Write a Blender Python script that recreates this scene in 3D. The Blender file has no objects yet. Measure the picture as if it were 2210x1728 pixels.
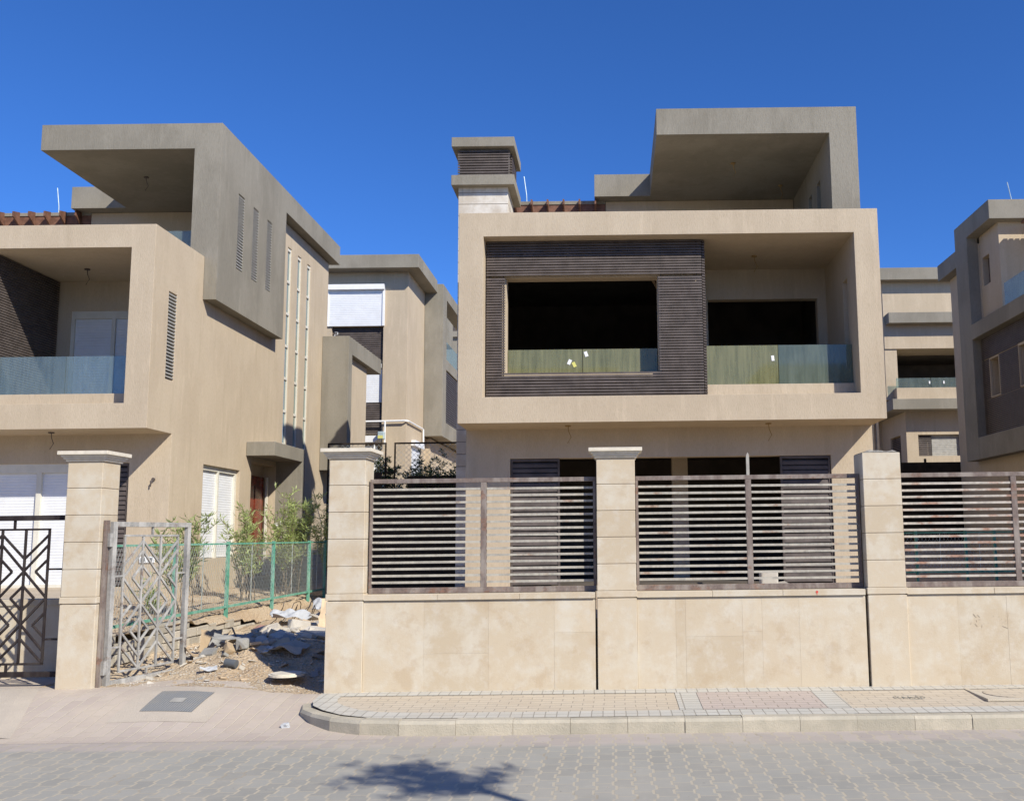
import bpy, bmesh, math, random
import numpy as np
from mathutils import Vector, Matrix, noise as mnoise
random.seed(7)
sc = bpy.context.scene
col = sc.collection

# ------------------------------------------------------------------ camera
cam_d = bpy.data.cameras.new("camera")
cam = bpy.data.objects.new("camera", cam_d); col.objects.link(cam)
cam_d.sensor_width = 36.0
cam_d.lens = 2060.0/2210.0*36.0
cam_d.shift_x = -(1322.0-1105.0)/2210.0
cam_d.shift_y = (897.0-864.0)/2210.0
cam_d.clip_start = 0.1; cam_d.clip_end = 2000
cam.matrix_world = (Matrix.Translation((0, 0, 1.70)) @ Matrix.Rotation(math.radians(97.2), 4, 'X')
                    @ Matrix.Rotation(-0.012, 4, 'Z'))
sc.camera = cam

# ------------------------------------------------------------------ light
SUN = Vector((1.02, -1.0, 1.08)).normalized()
el = math.asin(SUN.z); az = math.atan2(SUN.x, SUN.y)
w = bpy.data.worlds.new("World"); sc.world = w; w.use_nodes = True
nt = w.node_tree; bg = nt.nodes["Background"]
sky = nt.nodes.new("ShaderNodeTexSky"); sky.sky_type = 'NISHITA'
sky.sun_disc = False; sky.sun_elevation = el; sky.sun_rotation = az
sky.altitude = 100; sky.air_density = 0.7; sky.dust_density = 0.05; sky.ozone_density = 10.0
hs = nt.nodes.new('ShaderNodeHueSaturation'); hs.inputs['Saturation'].default_value = 1.09; hs.inputs['Hue'].default_value = 0.506
nt.links.new(sky.outputs[0], hs.inputs['Color']); nt.links.new(hs.outputs[0], bg.inputs[0]); bg.inputs[1].default_value = 0.124
sl = bpy.data.lights.new("sun", 'SUN'); sl.energy = 3.8; sl.angle = math.radians(0.53)
sl.color = (1.0, 0.945, 0.83)
so = bpy.data.objects.new("sun", sl); col.objects.link(so)
so.rotation_euler = SUN.to_track_quat('Z', 'Y').to_euler(); so.location = (20, -20, 30)
sc.view_settings.view_transform = 'Standard'; sc.view_settings.look = 'None'
sc.view_settings.exposure = 0.60; sc.view_settings.gamma = 1.0
sc.view_settings.use_curve_mapping = False

# ------------------------------------------------------------------ material helpers
class NT:
    def __init__(s, name):
        s.m = bpy.data.materials.new(name); s.m.use_nodes = True
        s.t = s.m.node_tree; s.t.nodes.clear()
        s.out = s.n("ShaderNodeOutputMaterial")
        s.pos = s.n("ShaderNodeNewGeometry").outputs['Position']
    def n(s, typ, **kw):
        o = s.t.nodes.new(typ)
        for k, v in kw.items(): setattr(o, k, v)
        return o
    def link(s, a, b): s.t.links.new(a, b)
    def setin(s, sock, v):
        if isinstance(v, bpy.types.NodeSocket): s.link(v, sock)
        elif isinstance(v, (tuple, list)) and len(v) == 3 and sock.type == 'RGBA': sock.default_value = (*v, 1)
        else: sock.default_value = v
    def math(s, op, a, b=0.0, c=None):
        o = s.n("ShaderNodeMath", operation=op)
        s.setin(o.inputs[0], a); s.setin(o.inputs[1], b)
        if c is not None: s.setin(o.inputs[2], c)
        return o.outputs[0]
    def ramp(s, v, lo, hi):
        o = s.n("ShaderNodeMapRange"); o.interpolation_type = 'SMOOTHSTEP'
        s.setin(o.inputs[0], v); o.inputs[1].default_value = lo; o.inputs[2].default_value = hi
        return o.outputs[0]
    def noise(s, scale, detail=4, rough=0.55, vec=None):
        o = s.n("ShaderNodeTexNoise"); mp = s.n("ShaderNodeMapping")
        if isinstance(scale, (int, float)): scale = (scale,)*3
        mp.inputs['Scale'].default_value = scale
        s.link(vec or s.pos, mp.inputs['Vector']); s.link(mp.outputs[0], o.inputs['Vector'])
        o.inputs['Scale'].default_value = 1.0; o.inputs['Detail'].default_value = detail
        o.inputs['Roughness'].default_value = rough
        return o.outputs['Fac']
    def mix(s, f, a, b, blend='MIX'):
        o = s.n("ShaderNodeMix", data_type='RGBA', blend_type=blend)
        s.setin(o.inputs[0], f); s.setin(o.inputs[6], a); s.setin(o.inputs[7], b)
        return o.outputs[2]
    def xyz(s):
        o = s.n("ShaderNodeSeparateXYZ"); s.link(s.pos, o.inputs[0]); return o.outputs
    def island(s): return s.n("ShaderNodeNewGeometry").outputs['Random Per Island']
    def bsdf(s, color, rough=0.8, metal=0.0, spec=0.3, bump=None, dist=0.01, strength=1.0):
        b = s.n("ShaderNodeBsdfPrincipled")
        s.setin(b.inputs['Base Color'], color); s.setin(b.inputs['Roughness'], rough)
        b.inputs['Metallic'].default_value = metal
        b.inputs['Specular IOR Level'].default_value = spec
        if bump is not None:
            bp = s.n("ShaderNodeBump"); bp.inputs['Distance'].default_value = dist
            bp.inputs['Strength'].default_value = strength
            s.setin(bp.inputs['Height'], bump); s.link(bp.outputs[0], b.inputs['Normal'])
        return b.outputs[0]
    def done(s, sh): s.link(sh, s.out.inputs[0]); return s.m

def plaster(name, c1, c2, stain):
    n = NT(name)
    big = n.noise((0.9, 0.9, 0.6), 5, 0.6)
    streak = n.noise((5.5, 5.5, 0.55), 4, 0.6)
    fine = n.noise((70, 70, 14), 4, 0.65)
    grain = n.noise(160, 3)
    c = n.mix(n.ramp(big, 0.38, 0.62), c1, c2)
    c = n.mix(n.math('MULTIPLY', n.ramp(streak, 0.50, 0.75), 0.22), c, stain)
    c = n.mix(n.math('MULTIPLY', n.ramp(fine, 0.45, 0.70), 0.30), c, stain)
    c = n.mix(n.math('MULTIPLY', n.ramp(n.noise((9, 9, 1.6), 4), 0.54, 0.74), 0.26), c, tuple(min(1, x*1.25) for x in c1))
    h = n.math('ADD', n.math('MULTIPLY', fine, 1.0), n.math('MULTIPLY', grain, 0.35))
    return n.done(n.bsdf(c, 0.92, spec=0.12, bump=h, dist=0.009, strength=0.6))

TAN = plaster("tan_plaster", (0.528, 0.437, 0.320), (0.485, 0.397, 0.288), (0.33, 0.262, 0.175))
GREY = plaster("grey_plaster", (0.288, 0.263, 0.215), (0.240, 0.218, 0.176), (0.155, 0.138, 0.105))
TANL = plaster("pale_tan_plaster", (0.52, 0.44, 0.335), (0.47, 0.39, 0.29), (0.38, 0.31, 0.23))

def simple(name, c, rough=0.6, metal=0.0, var=0.12, scale=8, spec=0.3, bump=0.3, dist=0.004):
    n = NT(name)
    f = n.noise(scale, 5)
    cc = n.mix(n.ramp(f, 0.3, 0.7), tuple(x*(1-var) for x in c), tuple(min(1, x*(1+var)) for x in c))
    return n.done(n.bsdf(cc, rough, metal, spec, bump=n.noise(scale*6, 3), dist=dist, strength=bump))

DARKM = simple("dark_grey_metal", (0.102, 0.084, 0.076), 0.6, 0.0, 0.2, 5, 0.2)
BLACKP = simple("black_brown_paint", (0.022, 0.016, 0.015), 0.4, 0, 0.2, 12, 0.5)
CREAM = simple("cream_frame", (0.66, 0.63, 0.54), 0.45, 0, 0.05, 6)
WHITE = simple("white_shutter", (0.72, 0.73, 0.74), 0.4, 0, 0.04, 4)
WHITEP = simple("white_plastic", (0.8, 0.8, 0.79), 0.4, 0, 0.03, 6)
SLOTM = simple("pale_vent_metal", (0.36, 0.345, 0.31), 0.5, 0, 0.1, 9)
DARKIN = simple("dark_bare_interior", (0.10, 0.085, 0.07), 0.95, 0, 0.2, 2)
WOODR = simple("red_brown_timber", (0.17, 0.085, 0.055), 0.6, 0, 0.25, 9)
DOOR = simple("varnished_door", (0.16, 0.028, 0.012), 0.22, 0, 0.3, 5, 0.6)
CAPST = simple("pale_cap_stone", (0.66, 0.60, 0.49), 0.8, 0, 0.08, 14)
ROUGHC = simple("rough_mortar", (0.42, 0.39, 0.33), 0.95, 0, 0.2, 30, bump=1, dist=0.02)
WIREG = simple("galvanised_wire", (0.50, 0.54, 0.49), 0.5, 0.4, 0.1, 9)
BARK = simple("grey_bark", (0.16, 0.12, 0.08), 0.9, 0, 0.3, 30)
PIPEG = simple("grey_plastic_pipe", (0.10, 0.11, 0.12), 0.4, 0, 0.1, 9)
BLUEG = simple("light_grey_metal", (0.45, 0.55, 0.58), 0.4, 0.2, 0.1, 9)
BLACKC = simple("black_cloth_and_shade", (0.030, 0.021, 0.015), 0.9, 0, 0.3, 5)
YEL = simple("yellow_sticker", (0.65, 0.62, 0.18), 0.6, 0, 0.05, 5)
REDP = simple("red_paint", (0.6, 0.08, 0.06), 0.6, 0, 0.05, 5)
TIMB = simple("pale_timber", (0.42, 0.30, 0.19), 0.8, 0, 0.2, 15)

def stone():
    n = NT("beige_limestone")
    isl = n.island()
    a = n.noise(3.1, 8, 0.68); b = n.noise(9.0, 6, 0.66); g = n.noise(60, 4, 0.7)
    c = n.mix(isl, (0.58, 0.492, 0.365), (0.495, 0.408, 0.290))
    c = n.mix(n.math('MULTIPLY', n.ramp(a, 0.43, 0.65), 0.62), c, (0.61, 0.565, 0.470))
    c = n.mix(n.math('MULTIPLY', n.ramp(b, 0.50, 0.72), 0.38), c, (0.64, 0.61, 0.545))
    c = n.mix(n.math('MULTIPLY', n.ramp(n.noise(4.4, 6, 0.65), 0.52, 0.68), 0.42), c, (0.45, 0.34, 0.22))
    c = n.mix(n.math('MULTIPLY', n.ramp(n.noise(18, 5, .7), 0.55, 0.7), 0.22), c, (0.44, 0.36, 0.26))
    c = n.mix(n.math('MULTIPLY', n.ramp(g, 0.64, 0.73), 0.5), c, (0.34, 0.27, 0.19))
    c = n.mix(n.math('MULTIPLY', n.ramp(n.noise((4, 4, 0.5), 4), 0.57, 0.72), 0.16), c, (0.40, 0.32, 0.23))
    return n.done(n.bsdf(c, 0.75, spec=0.25, bump=g, dist=0.003, strength=0.5))
STONE = stone()

def white_stone():
    n = NT("white_stone_cladding")
    x, y, z = n.xyz()
    row = n.math('DIVIDE', z, 0.235)
    fr = n.math('FRACT', row)
    d = n.math('MINIMUM', fr, n.math('SUBTRACT', 1.0, fr))
    joint = n.ramp(d, 0.0, 0.05)
    a = n.noise(3, 6, 0.65); s = n.noise((9, 9, 0.9), 4)
    c = n.mix(n.ramp(a, 0.35, 0.7), (0.50, 0.44, 0.36), (0.68, 0.64, 0.57))
    c = n.mix(n.math('MULTIPLY', n.ramp(s, 0.6, 0.68), 0.5), c, (0.33, 0.33, 0.29))
    c = n.mix(n.math('SUBTRACT', 1.0, joint), c, (0.2, 0.17, 0.14))
    return n.done(n.bsdf(c, 0.8, bump=n.math('ADD', joint, n.math('MULTIPLY', n.noise(40), 0.3)), dist=0.006))
WSTONE = white_stone()

def rusty(name, base, rust, amt, dusty=(0.5, 0.47, 0.40)):
    n = NT(name)
    isl = n.island()
    off = n.n("ShaderNodeVectorMath", operation='ADD'); cmb = n.n("ShaderNodeCombineXYZ")
    n.link(n.math('MULTIPLY', isl, 31.0), cmb.inputs[2]); n.link(n.pos, off.inputs[0]); n.link(cmb.outputs[0], off.inputs[1])
    a = n.noise((3.2, 3.2, 5), 5, 0.65, off.outputs[0]); b = n.noise(26, 5, 0.65, off.outputs[0]); d = n.noise((9, 9, 2.5), 4, 0.6, off.outputs[0])
    c = n.mix(n.ramp(b, 0.3, 0.7), base, tuple(x*0.72 for x in base))
    c = n.mix(n.math('MULTIPLY', n.ramp(d, 0.42, 0.66), 0.55), c, dusty)
    c = n.mix(n.math('MULTIPLY', n.ramp(a, 0.60-amt, 0.72-amt), 0.75), c, n.mix(n.ramp(b, 0.4, 0.65), rust, tuple(x*0.5 for x in rust)))
    return n.done(n.bsdf(c, 0.7, 0.0, 0.3, bump=b, dist=0.003, strength=0.4))
RUSTF = rusty("rusty_steel_frame", (0.20, 0.155, 0.135), (0.24, 0.125, 0.08), 0.06, (0.36, 0.32, 0.28))
SLATM = rusty("dusty_steel_slat", (0.43, 0.40, 0.34), (0.34, 0.20, 0.13), 0.03, (0.52, 0.48, 0.40))
SLATR = rusty("rusted_steel_slat", (0.48, 0.43, 0.37), (0.38, 0.18, 0.11), 0.10, (0.58, 0.52, 0.45))
GATEG = rusty("weathered_primer_paint", (0.34, 0.33, 0.31), (0.16, 0.09, 0.06), 0.02, (0.55, 0.53, 0.49))
GATEB = rusty("dusty_black_paint", (0.024, 0.016, 0.016), (0.05, 0.03, 0.022), 0.0, (0.06, 0.05, 0.045))
GREENP = rusty("green_painted_steel", (0.12, 0.36, 0.25), (0.22, 0.43, 0.34), 0.06, (0.33, 0.50, 0.40))

def glass(name, tint, dust, amt, refl=0.03):
    n = NT(name)
    tr = n.n("ShaderNodeBsdfTransparent"); n.setin(tr.inputs[0], tint)
    df = n.n("ShaderNodeBsdfDiffuse")
    s = n.noise((14, 14, 1.1), 5, 0.65); p = n.noise(2.6, 4, 0.6)
    n.setin(df.inputs[0], n.mix(n.ramp(p, 0.35, 0.65), dust, tuple(x*0.8 for x in dust)))
    gl = n.n("ShaderNodeBsdfGlossy"); gl.inputs['Roughness'].default_value = 0.04
    n.setin(gl.inputs[0], (0.9, 0.95, 1.0))
    fac = n.math('ADD', n.math('MULTIPLY', n.ramp(s, 0.25, 0.8), amt*0.40), n.math('ADD', amt*0.28, n.math('MULTIPLY', n.ramp(p, 0.3, 0.7), amt*0.28)))
    m1 = n.n("ShaderNodeMixShader"); n.setin(m1.inputs[0], fac); n.link(tr.outputs[0], m1.inputs[1]); n.link(df.outputs[0], m1.inputs[2])
    fr = n.n("ShaderNodeValue"); fr.outputs[0].default_value = refl
    m2 = n.n("ShaderNodeMixShader"); n.link(fr.outputs[0], m2.inputs[0]); n.link(m1.outputs[0], m2.inputs[1]); n.link(gl.outputs[0], m2.inputs[2])
    return n.done(m2.outputs[0])
GLASSD = glass("dusty_olive_glass", (0.70, 0.78, 0.62), (0.33, 0.32, 0.17), 0.85)
GLASSB = glass("dusty_green_glass", (0.66, 0.78, 0.76), (0.26, 0.30, 0.24), 0.66)
GLASSC = glass("clear_blue_glass", (0.80, 0.91, 0.93), (0.42, 0.49, 0.46), 0.28, 0.045)
def pane():
    n = NT("window_glass")
    return n.done(n.bsdf((0.20, 0.25, 0.22), 0.06, 0, 0.8))
PANE = pane()

def zpaver():
    n = NT("zigzag_pavers")
    x, y, z = n.xyz()
    W, L = 0.1365, 0.228
    wob = n.noise(1.3, 2)
    x2 = n.math('ADD', x, n.math('MULTIPLY', wob, 0.03))
    s = n.math('SINE', n.math('MULTIPLY', y, 2*math.pi/(L/1.0)))
    zz = n.math('MINIMUM', n.math('MAXIMUM', n.math('MULTIPLY', s, 5.0), -1.0), 1.0)
    xs = n.math('DIVIDE', n.math('ADD', x2, n.math('MULTIPLY', zz, 0.0125)), W)
    ci = n.math('FLOOR', xs); fx = n.math('FRACT', xs)
    dx = n.math('MULTIPLY', n.math('MINIMUM', fx, n.math('SUBTRACT', 1.0, fx)), W)
    par = n.math('MULTIPLY', n.math('FLOORED_MODULO', ci, 2.0), 0.5)
    ys = n.math('ADD', n.math('ADD', n.math('DIVIDE', y, L), par), 0.25)
    ri = n.math('FLOOR', ys); fy = n.math('FRACT', ys)
    dy = n.math('MULTIPLY', n.math('MINIMUM', fy, n.math('SUBTRACT', 1.0, fy)), L)
    dxj = n.math('SUBTRACT', dx, n.math('MULTIPLY', n.noise(5, 3), 0.007))
    d = n.math('MINIMUM', dxj, n.math('ADD', dy, 0.0008))
    d = n.math('ADD', d, n.math('MULTIPLY', n.math('SUBTRACT', n.noise(70, 4), 0.5), 0.006))
    stone_ = n.ramp(d, 0.0040, 0.0068)
    wn = n.n("ShaderNodeTexWhiteNoise"); wn.noise_dimensions = '2D'
    cb = n.n("ShaderNodeCombineXYZ"); n.link(ci, cb.inputs[0]); n.link(ri, cb.inputs[1]); n.link(cb.outputs[0], wn.inputs['Vector'])
    rnd = wn.outputs['Value']
    grey = n.mix(rnd, (0.298, 0.287, 0.250), (0.350, 0.338, 0.295))
    pink = n.mix(rnd, (0.385, 0.335, 0.295), (0.455, 0.395, 0.345))
    # pinkish gutter strip next to the kerb, wider in front of the driveway
    edge = n.math('ADD', n.math('MULTIPLY', n.math('MULTIPLY', x, -1.0), 0.105), y)
    edge = n.math('ADD', edge, n.math('MULTIPLY', n.math('SUBTRACT', n.noise(2.0, 2), 0.5), 0.25))
    isp = n.ramp(edge, 8.08, 8.20)
    isp2 = n.ramp(n.math('ADD', y, n.math('MULTIPLY', n.math('SUBTRACT', n.noise(2.0, 2), 0.5), 0.2)), 8.05, 8.22)
    c = n.mix(isp2, grey, pink)
    dust = n.noise(0.7, 5, 0.6); dust2 = n.noise(9, 5, 0.7)
    c = n.mix(n.math('MULTIPLY', n.ramp(dust, 0.36, 0.70), 0.5), c, (0.44, 0.40, 0.33))
    c = n.mix(n.math('MULTIPLY', n.ramp(dust2, 0.5, 0.8), 0.4), c, (0.46, 0.42, 0.35))
    spots = n.noise(22, 3, 0.6)
    c = n.mix(n.math('MULTIPLY', n.ramp(spots, 0.68, 0.74), 0.6), c, (0.16, 0.16, 0.15))
    sand = n.mix(n.noise(30), (0.50, 0.44, 0.335), (0.42, 0.365, 0.27))
    deep = n.ramp(n.noise(2.4, 3), 0.56, 0.70)
    sand = n.mix(n.math('MULTIPLY', deep, 0.5), sand, (0.24, 0.21, 0.17))
    c = n.mix(stone_, sand, c)
    h = n.math('ADD', n.math('MULTIPLY', stone_, 0.35), n.math('MULTIPLY', n.noise(90, 3), 0.25))
    return n.done(n.bsdf(c, 0.85, spec=0.25, bump=h, dist=0.004, strength=0.5))
ZPAV = zpaver()

def brick_pav(name, c1, c2, joint, bw, bh, rot=0.0, offset=0.5, mortar=0.006, dustamt=0.4, dustc=(0.5, 0.44, 0.35)):
    n = NT(name)
    mp = n.n("ShaderNodeMapping"); n.link(n.pos, mp.inputs['Vector'])
    mp.inputs['Rotation'].default_value = (0, 0, rot)
    wob = n.n("ShaderNodeVectorMath", operation='ADD')
    nn = n.n("ShaderNodeTexNoise"); nn.inputs['Scale'].default_value = 1.5
    n.link(n.pos, nn.inputs['Vector'])
    sc_ = n.n("ShaderNodeVectorMath", operation='SCALE'); n.link(nn.outputs['Color'], sc_.inputs[0]); sc_.inputs['Scale'].default_value = 0.03
    n.link(mp.outputs[0], wob.inputs[0]); n.link(sc_.outputs[0], wob.inputs[1])
    br = n.n("ShaderNodeTexBrick"); n.link(wob.outputs[0], br.inputs['Vector'])
    br.offset = offset; br.inputs['Scale'].default_value = 1.0
    br.inputs['Brick Width'].default_value = bw; br.inputs['Row Height'].default_value = bh
    br.inputs['Mortar Size'].default_value = mortar; br.inputs['Mortar Smooth'].default_value = 0.3
    n.setin(br.inputs['Color1'], c1); n.setin(br.inputs['Color2'], c2); n.setin(br.inputs['Mortar'], joint)
    c = br.outputs['Color']
    c = n.mix(n.math('MULTIPLY', n.ramp(n.noise(1.1, 5, 0.65), 0.38, 0.7), dustamt), c, dustc)
    c = n.mix(n.math('MULTIPLY', n.ramp(n.noise(12, 4, 0.7), 0.5, 0.75), 0.3), c, tuple(x*0.8 for x in c1))
    h = n.math('ADD', n.math('SUBTRACT', 1.0, br.outputs['Fac']), n.math('MULTIPLY', n.noise(80, 3), 0.3))
    return n.done(n.bsdf(c, 0.88, spec=0.2, bump=h, dist=0.005, strength=0.9))
PBEIGE = brick_pav("beige_pavers", (0.55, 0.475, 0.365), (0.51, 0.435, 0.33), (0.36, 0.31, 0.25), 0.2, 0.1, mortar=0.0045)
PGREY = brick_pav("grey_border_pavers", (0.53, 0.51, 0.45), (0.48, 0.465, 0.41), (0.31, 0.285, 0.24), 0.103, 0.21, offset=0.0, mortar=0.005)
PPINK = brick_pav("reddish_pavers", (0.50, 0.425, 0.37), (0.46, 0.39, 0.34), (0.32, 0.27, 0.22), 0.2, 0.1, mortar=0.005)
PDRIVE = brick_pav("driveway_pavers", (0.49, 0.42, 0.355), (0.44, 0.37, 0.315), (0.57, 0.50, 0.385), 0.24, 0.125, rot=math.radians(90), mortar=0.006, dustamt=0.7, dustc=(0.54, 0.46, 0.36))
BLOCKW = NT("concrete_block")
def blockw():
    n = BLOCKW
    isl = n.island()
    c = n.mix(isl, (0.54, 0.49, 0.40), (0.33, 0.30, 0.24))
    c = n.mix(n.math('MULTIPLY', n.ramp(n.noise(3.5, 5), 0.55, 0.7), 0.6), c, (0.56, 0.52, 0.45))
    return n.done(n.bsdf(c, 0.95, spec=0.1, bump=n.noise(45, 4), dist=0.01))
BLOCKM = blockw()
def sand():
    n = NT("sandy_soil")
    a = n.noise(1.2, 6, 0.6); b = n.noise(35, 5, 0.7); v = n.n("ShaderNodeTexVoronoi")
    v.inputs['Scale'].default_value = 28; n.link(n.pos, v.inputs['Vector'])
    c = n.mix(n.ramp(a, 0.35, 0.65), (0.47, 0.35, 0.225), (0.53, 0.42, 0.29))
    c = n.mix(n.math('MULTIPLY', n.ramp(b, 0.5, 0.7), 0.5), c, (0.60, 0.53, 0.42))
    c = n.mix(n.math('MULTIPLY', n.ramp(n.noise(11, 4), 0.6, 0.72), 0.45), c, (0.27, 0.20, 0.14))
    h = n.math('ADD', n.math('MULTIPLY', a, 3.0), n.math('ADD', b, n.math('MULTIPLY', v.outputs['Distance'], 1.0)))
    return n.done(n.bsdf(c, 0.95, spec=0.1, bump=h, dist=0.02))
SAND = sand()
def concrete(name, c1, c2, rough=0.9):
    n = NT(name)
    isl = n.island()
    a = n.noise(4, 6, 0.65); g = n.noise(70, 4, 0.7)
    c = n.mix(n.ramp(a, 0.35, 0.68), c1, c2)
    c = n.mix(n.math('MULTIPLY', isl, 0.35), c, tuple(x*0.8 for x in c1))
    c = n.mix(n.math('MULTIPLY', n.ramp(g, 0.62, 0.72), 0.5), c, tuple(x*0.5 for x in c1))
    return n.done(n.bsdf(c, rough, spec=0.15, bump=g, dist=0.006))
KERBM = concrete("kerb_concrete", (0.44, 0.40, 0.315), (0.56, 0.50, 0.39))
PATCHM = concrete('dusty_patch', (0.50, 0.435, 0.355), (0.545, 0.475, 0.385))
CONC = concrete("pale_concrete", (0.53, 0.47, 0.37), (0.60, 0.54, 0.44))
CHUNKM = concrete("rubble_concrete", (0.50, 0.45, 0.37), (0.36, 0.33, 0.28))
CHUNKG = concrete("grey_rubble", (0.36, 0.35, 0.32), (0.26, 0.255, 0.24))
CHUNKW = concrete("plaster_rubble", (0.57, 0.53, 0.46), (0.47, 0.43, 0.36))
CARD = concrete("weathered_board", (0.44, 0.33, 0.21), (0.36, 0.29, 0.21))
CHUNKT = concrete("tan_rubble", (0.56, 0.44, 0.30), (0.48, 0.37, 0.25))
CLOTHW = concrete("torn_pale_plastic", (0.52, 0.53, 0.54), (0.40, 0.41, 0.41))
def iron():
    n = NT("cast_iron_grate")
    x, y, z = n.xyz()
    a = n.math('ABSOLUTE', n.math('SINE', n.math('MULTIPLY', x, 130.0)))
    b = n.math('ABSOLUTE', n.math('SINE', n.math('MULTIPLY', y, 130.0)))
    m = n.ramp(n.math('MINIMUM', a, b), 0.15, 0.5)
    c = n.mix(m, (0.20, 0.20, 0.195), (0.36, 0.365, 0.355))
    c = n.mix(n.math('MULTIPLY', n.ramp(n.noise(5), 0.45, 0.7), 0.4), c, (0.40, 0.36, 0.29))
    return n.done(n.bsdf(c, 0.55, 0.2, 0.4, bump=m, dist=0.006))
IRON = iron()
def leafm(name, c1, c2):
    n = NT(name)
    c = n.mix(n.island(), c1, c2)
    d = n.bsdf(c, 0.45, 0, 0.4)
    tl = n.n("ShaderNodeBsdfTranslucent"); n.setin(tl.inputs[0], tuple(min(1, x*1.3) for x in c2))
    m = n.n("ShaderNodeMixShader"); m.inputs[0].default_value = 0.28
    n.link(d, m.inputs[1]); n.link(tl.outputs[0], m.inputs[2])
    return n.done(m.outputs[0])
LEAF = leafm("oleander_leaf", (0.22, 0.28, 0.08), (0.42, 0.48, 0.20))
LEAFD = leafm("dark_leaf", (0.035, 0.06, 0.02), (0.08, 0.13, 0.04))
LITTER = leafm("dry_litter", (0.16, 0.10, 0.05), (0.36, 0.25, 0.14))

# ------------------------------------------------------------------ object helpers
class MB:
    def __init__(s): s.v = []; s.f = []
    def add(s, vs, fs):
        b = len(s.v); s.v += [tuple(v) for v in vs]; s.f += [tuple(b+i for i in f) for f in fs]; return s
    def box(s, x0, x1, y0, y1, z0, z1):
        return s.add([(x0, y0, z0), (x1, y0, z0), (x1, y1, z0), (x0, y1, z0), (x0, y0, z1), (x1, y0, z1), (x1, y1, z1), (x0, y1, z1)],
                     [(0, 3, 2, 1), (4, 5, 6, 7), (0, 1, 5, 4), (1, 2, 6, 5), (2, 3, 7, 6), (3, 0, 4, 7)])
    def bar(s, p, q, w, h=None, up=(0, 0, 1)):
        h = h or w; p = Vector(p); q = Vector(q); d = (q-p).normalized(); u = Vector(up)
        if abs(d.dot(u)) > 0.98: u = Vector((0, 1, 0))
        a = d.cross(u).normalized()*w/2; b = a.cross(d).normalized()*h/2
        vs = [p-a-b, p+a-b, p+a+b, p-a+b, q-a-b, q+a-b, q+a+b, q-a+b]
        return s.add(vs, [(0, 1, 2, 3), (7, 6, 5, 4), (0, 4, 5, 1), (1, 5, 6, 2), (2, 6, 7, 3), (3, 7, 4, 0)])
    def tube(s, pts, r, n=8, r2=None):
        pts = [Vector(p) for p in pts]; rings = []
        for i, p in enumerate(pts):
            d = (pts[min(i+1, len(pts)-1)]-pts[max(i-1, 0)]).normalized()
            u = Vector((0, 0, 1)) if abs(d.z) < 0.9 else Vector((1, 0, 0))
            a = d.cross(u).normalized(); b = a.cross(d)
            rr = r if r2 is None else r+(r2-r)*i/(len(pts)-1)
            rings.append([p+a*math.cos(t)*rr+b*math.sin(t)*rr for t in [2*math.pi*k/n for k in range(n)]])
        vs = [v for g in rings for v in g]; fs = []
        for i in range(len(pts)-1):
            for k in range(n): fs.append((i*n+k, i*n+(k+1) % n, (i+1)*n+(k+1) % n, (i+1)*n+k))
        fs.append(tuple(range(n-1, -1, -1))); fs.append(tuple((len(pts)-1)*n+k for k in range(n)))
        return s.add(vs, fs)

def new_empty(name, loc):
    o = bpy.data.objects.new(name, None); col.objects.link(o); o.location = loc; o.empty_display_size = 0.3
    return o
def tag(o, label=None, cat=None, group=None, kind=None):
    if label: o['label'] = label
    if cat: o['category'] = cat
    if group: o['group'] = group
    if kind: o['kind'] = kind
    return o
def wloc(o):
    v = Vector(o.location)
    while o.parent: o = o.parent; v += Vector(o.location)
    return v
def part(name, mb, mat, parent=None, bevel=0.0, smooth=False, off=(0, 0, 0), origin=None):
    """link MB as one mesh; vertices are in world coordinates (plus off)"""
    me = bpy.data.meshes.new(name)
    o = bpy.data.objects.new(name, me)
    offv = Vector(off)
    vs = [Vector(v)+offv for v in mb.v]
    if parent: org = wloc(parent)
    else:
        if origin is None:
            a = np.array([tuple(v) for v in vs]); origin = ((a[:, 0].min()+a[:, 0].max())/2, (a[:, 1].min()+a[:, 1].max())/2, a[:, 2].min())
        org = Vector(origin)
    me.from_pydata([tuple(v-org) for v in vs], [], mb.f); me.update()
    mats = mat if isinstance(mat, (list, tuple)) else [mat]
    for m in mats: me.materials.append(m)
    col.objects.link(o)
    if parent: o.parent = parent
    else: o.location = org
    if bevel:
        b = o.modifiers.new("bevel", 'BEVEL'); b.width = bevel; b.segments = 2; b.limit_method = 'ANGLE'; b.angle_limit = 0.6
    if smooth:
        for p in me.polygons: p.use_smooth = True
    return o

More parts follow.
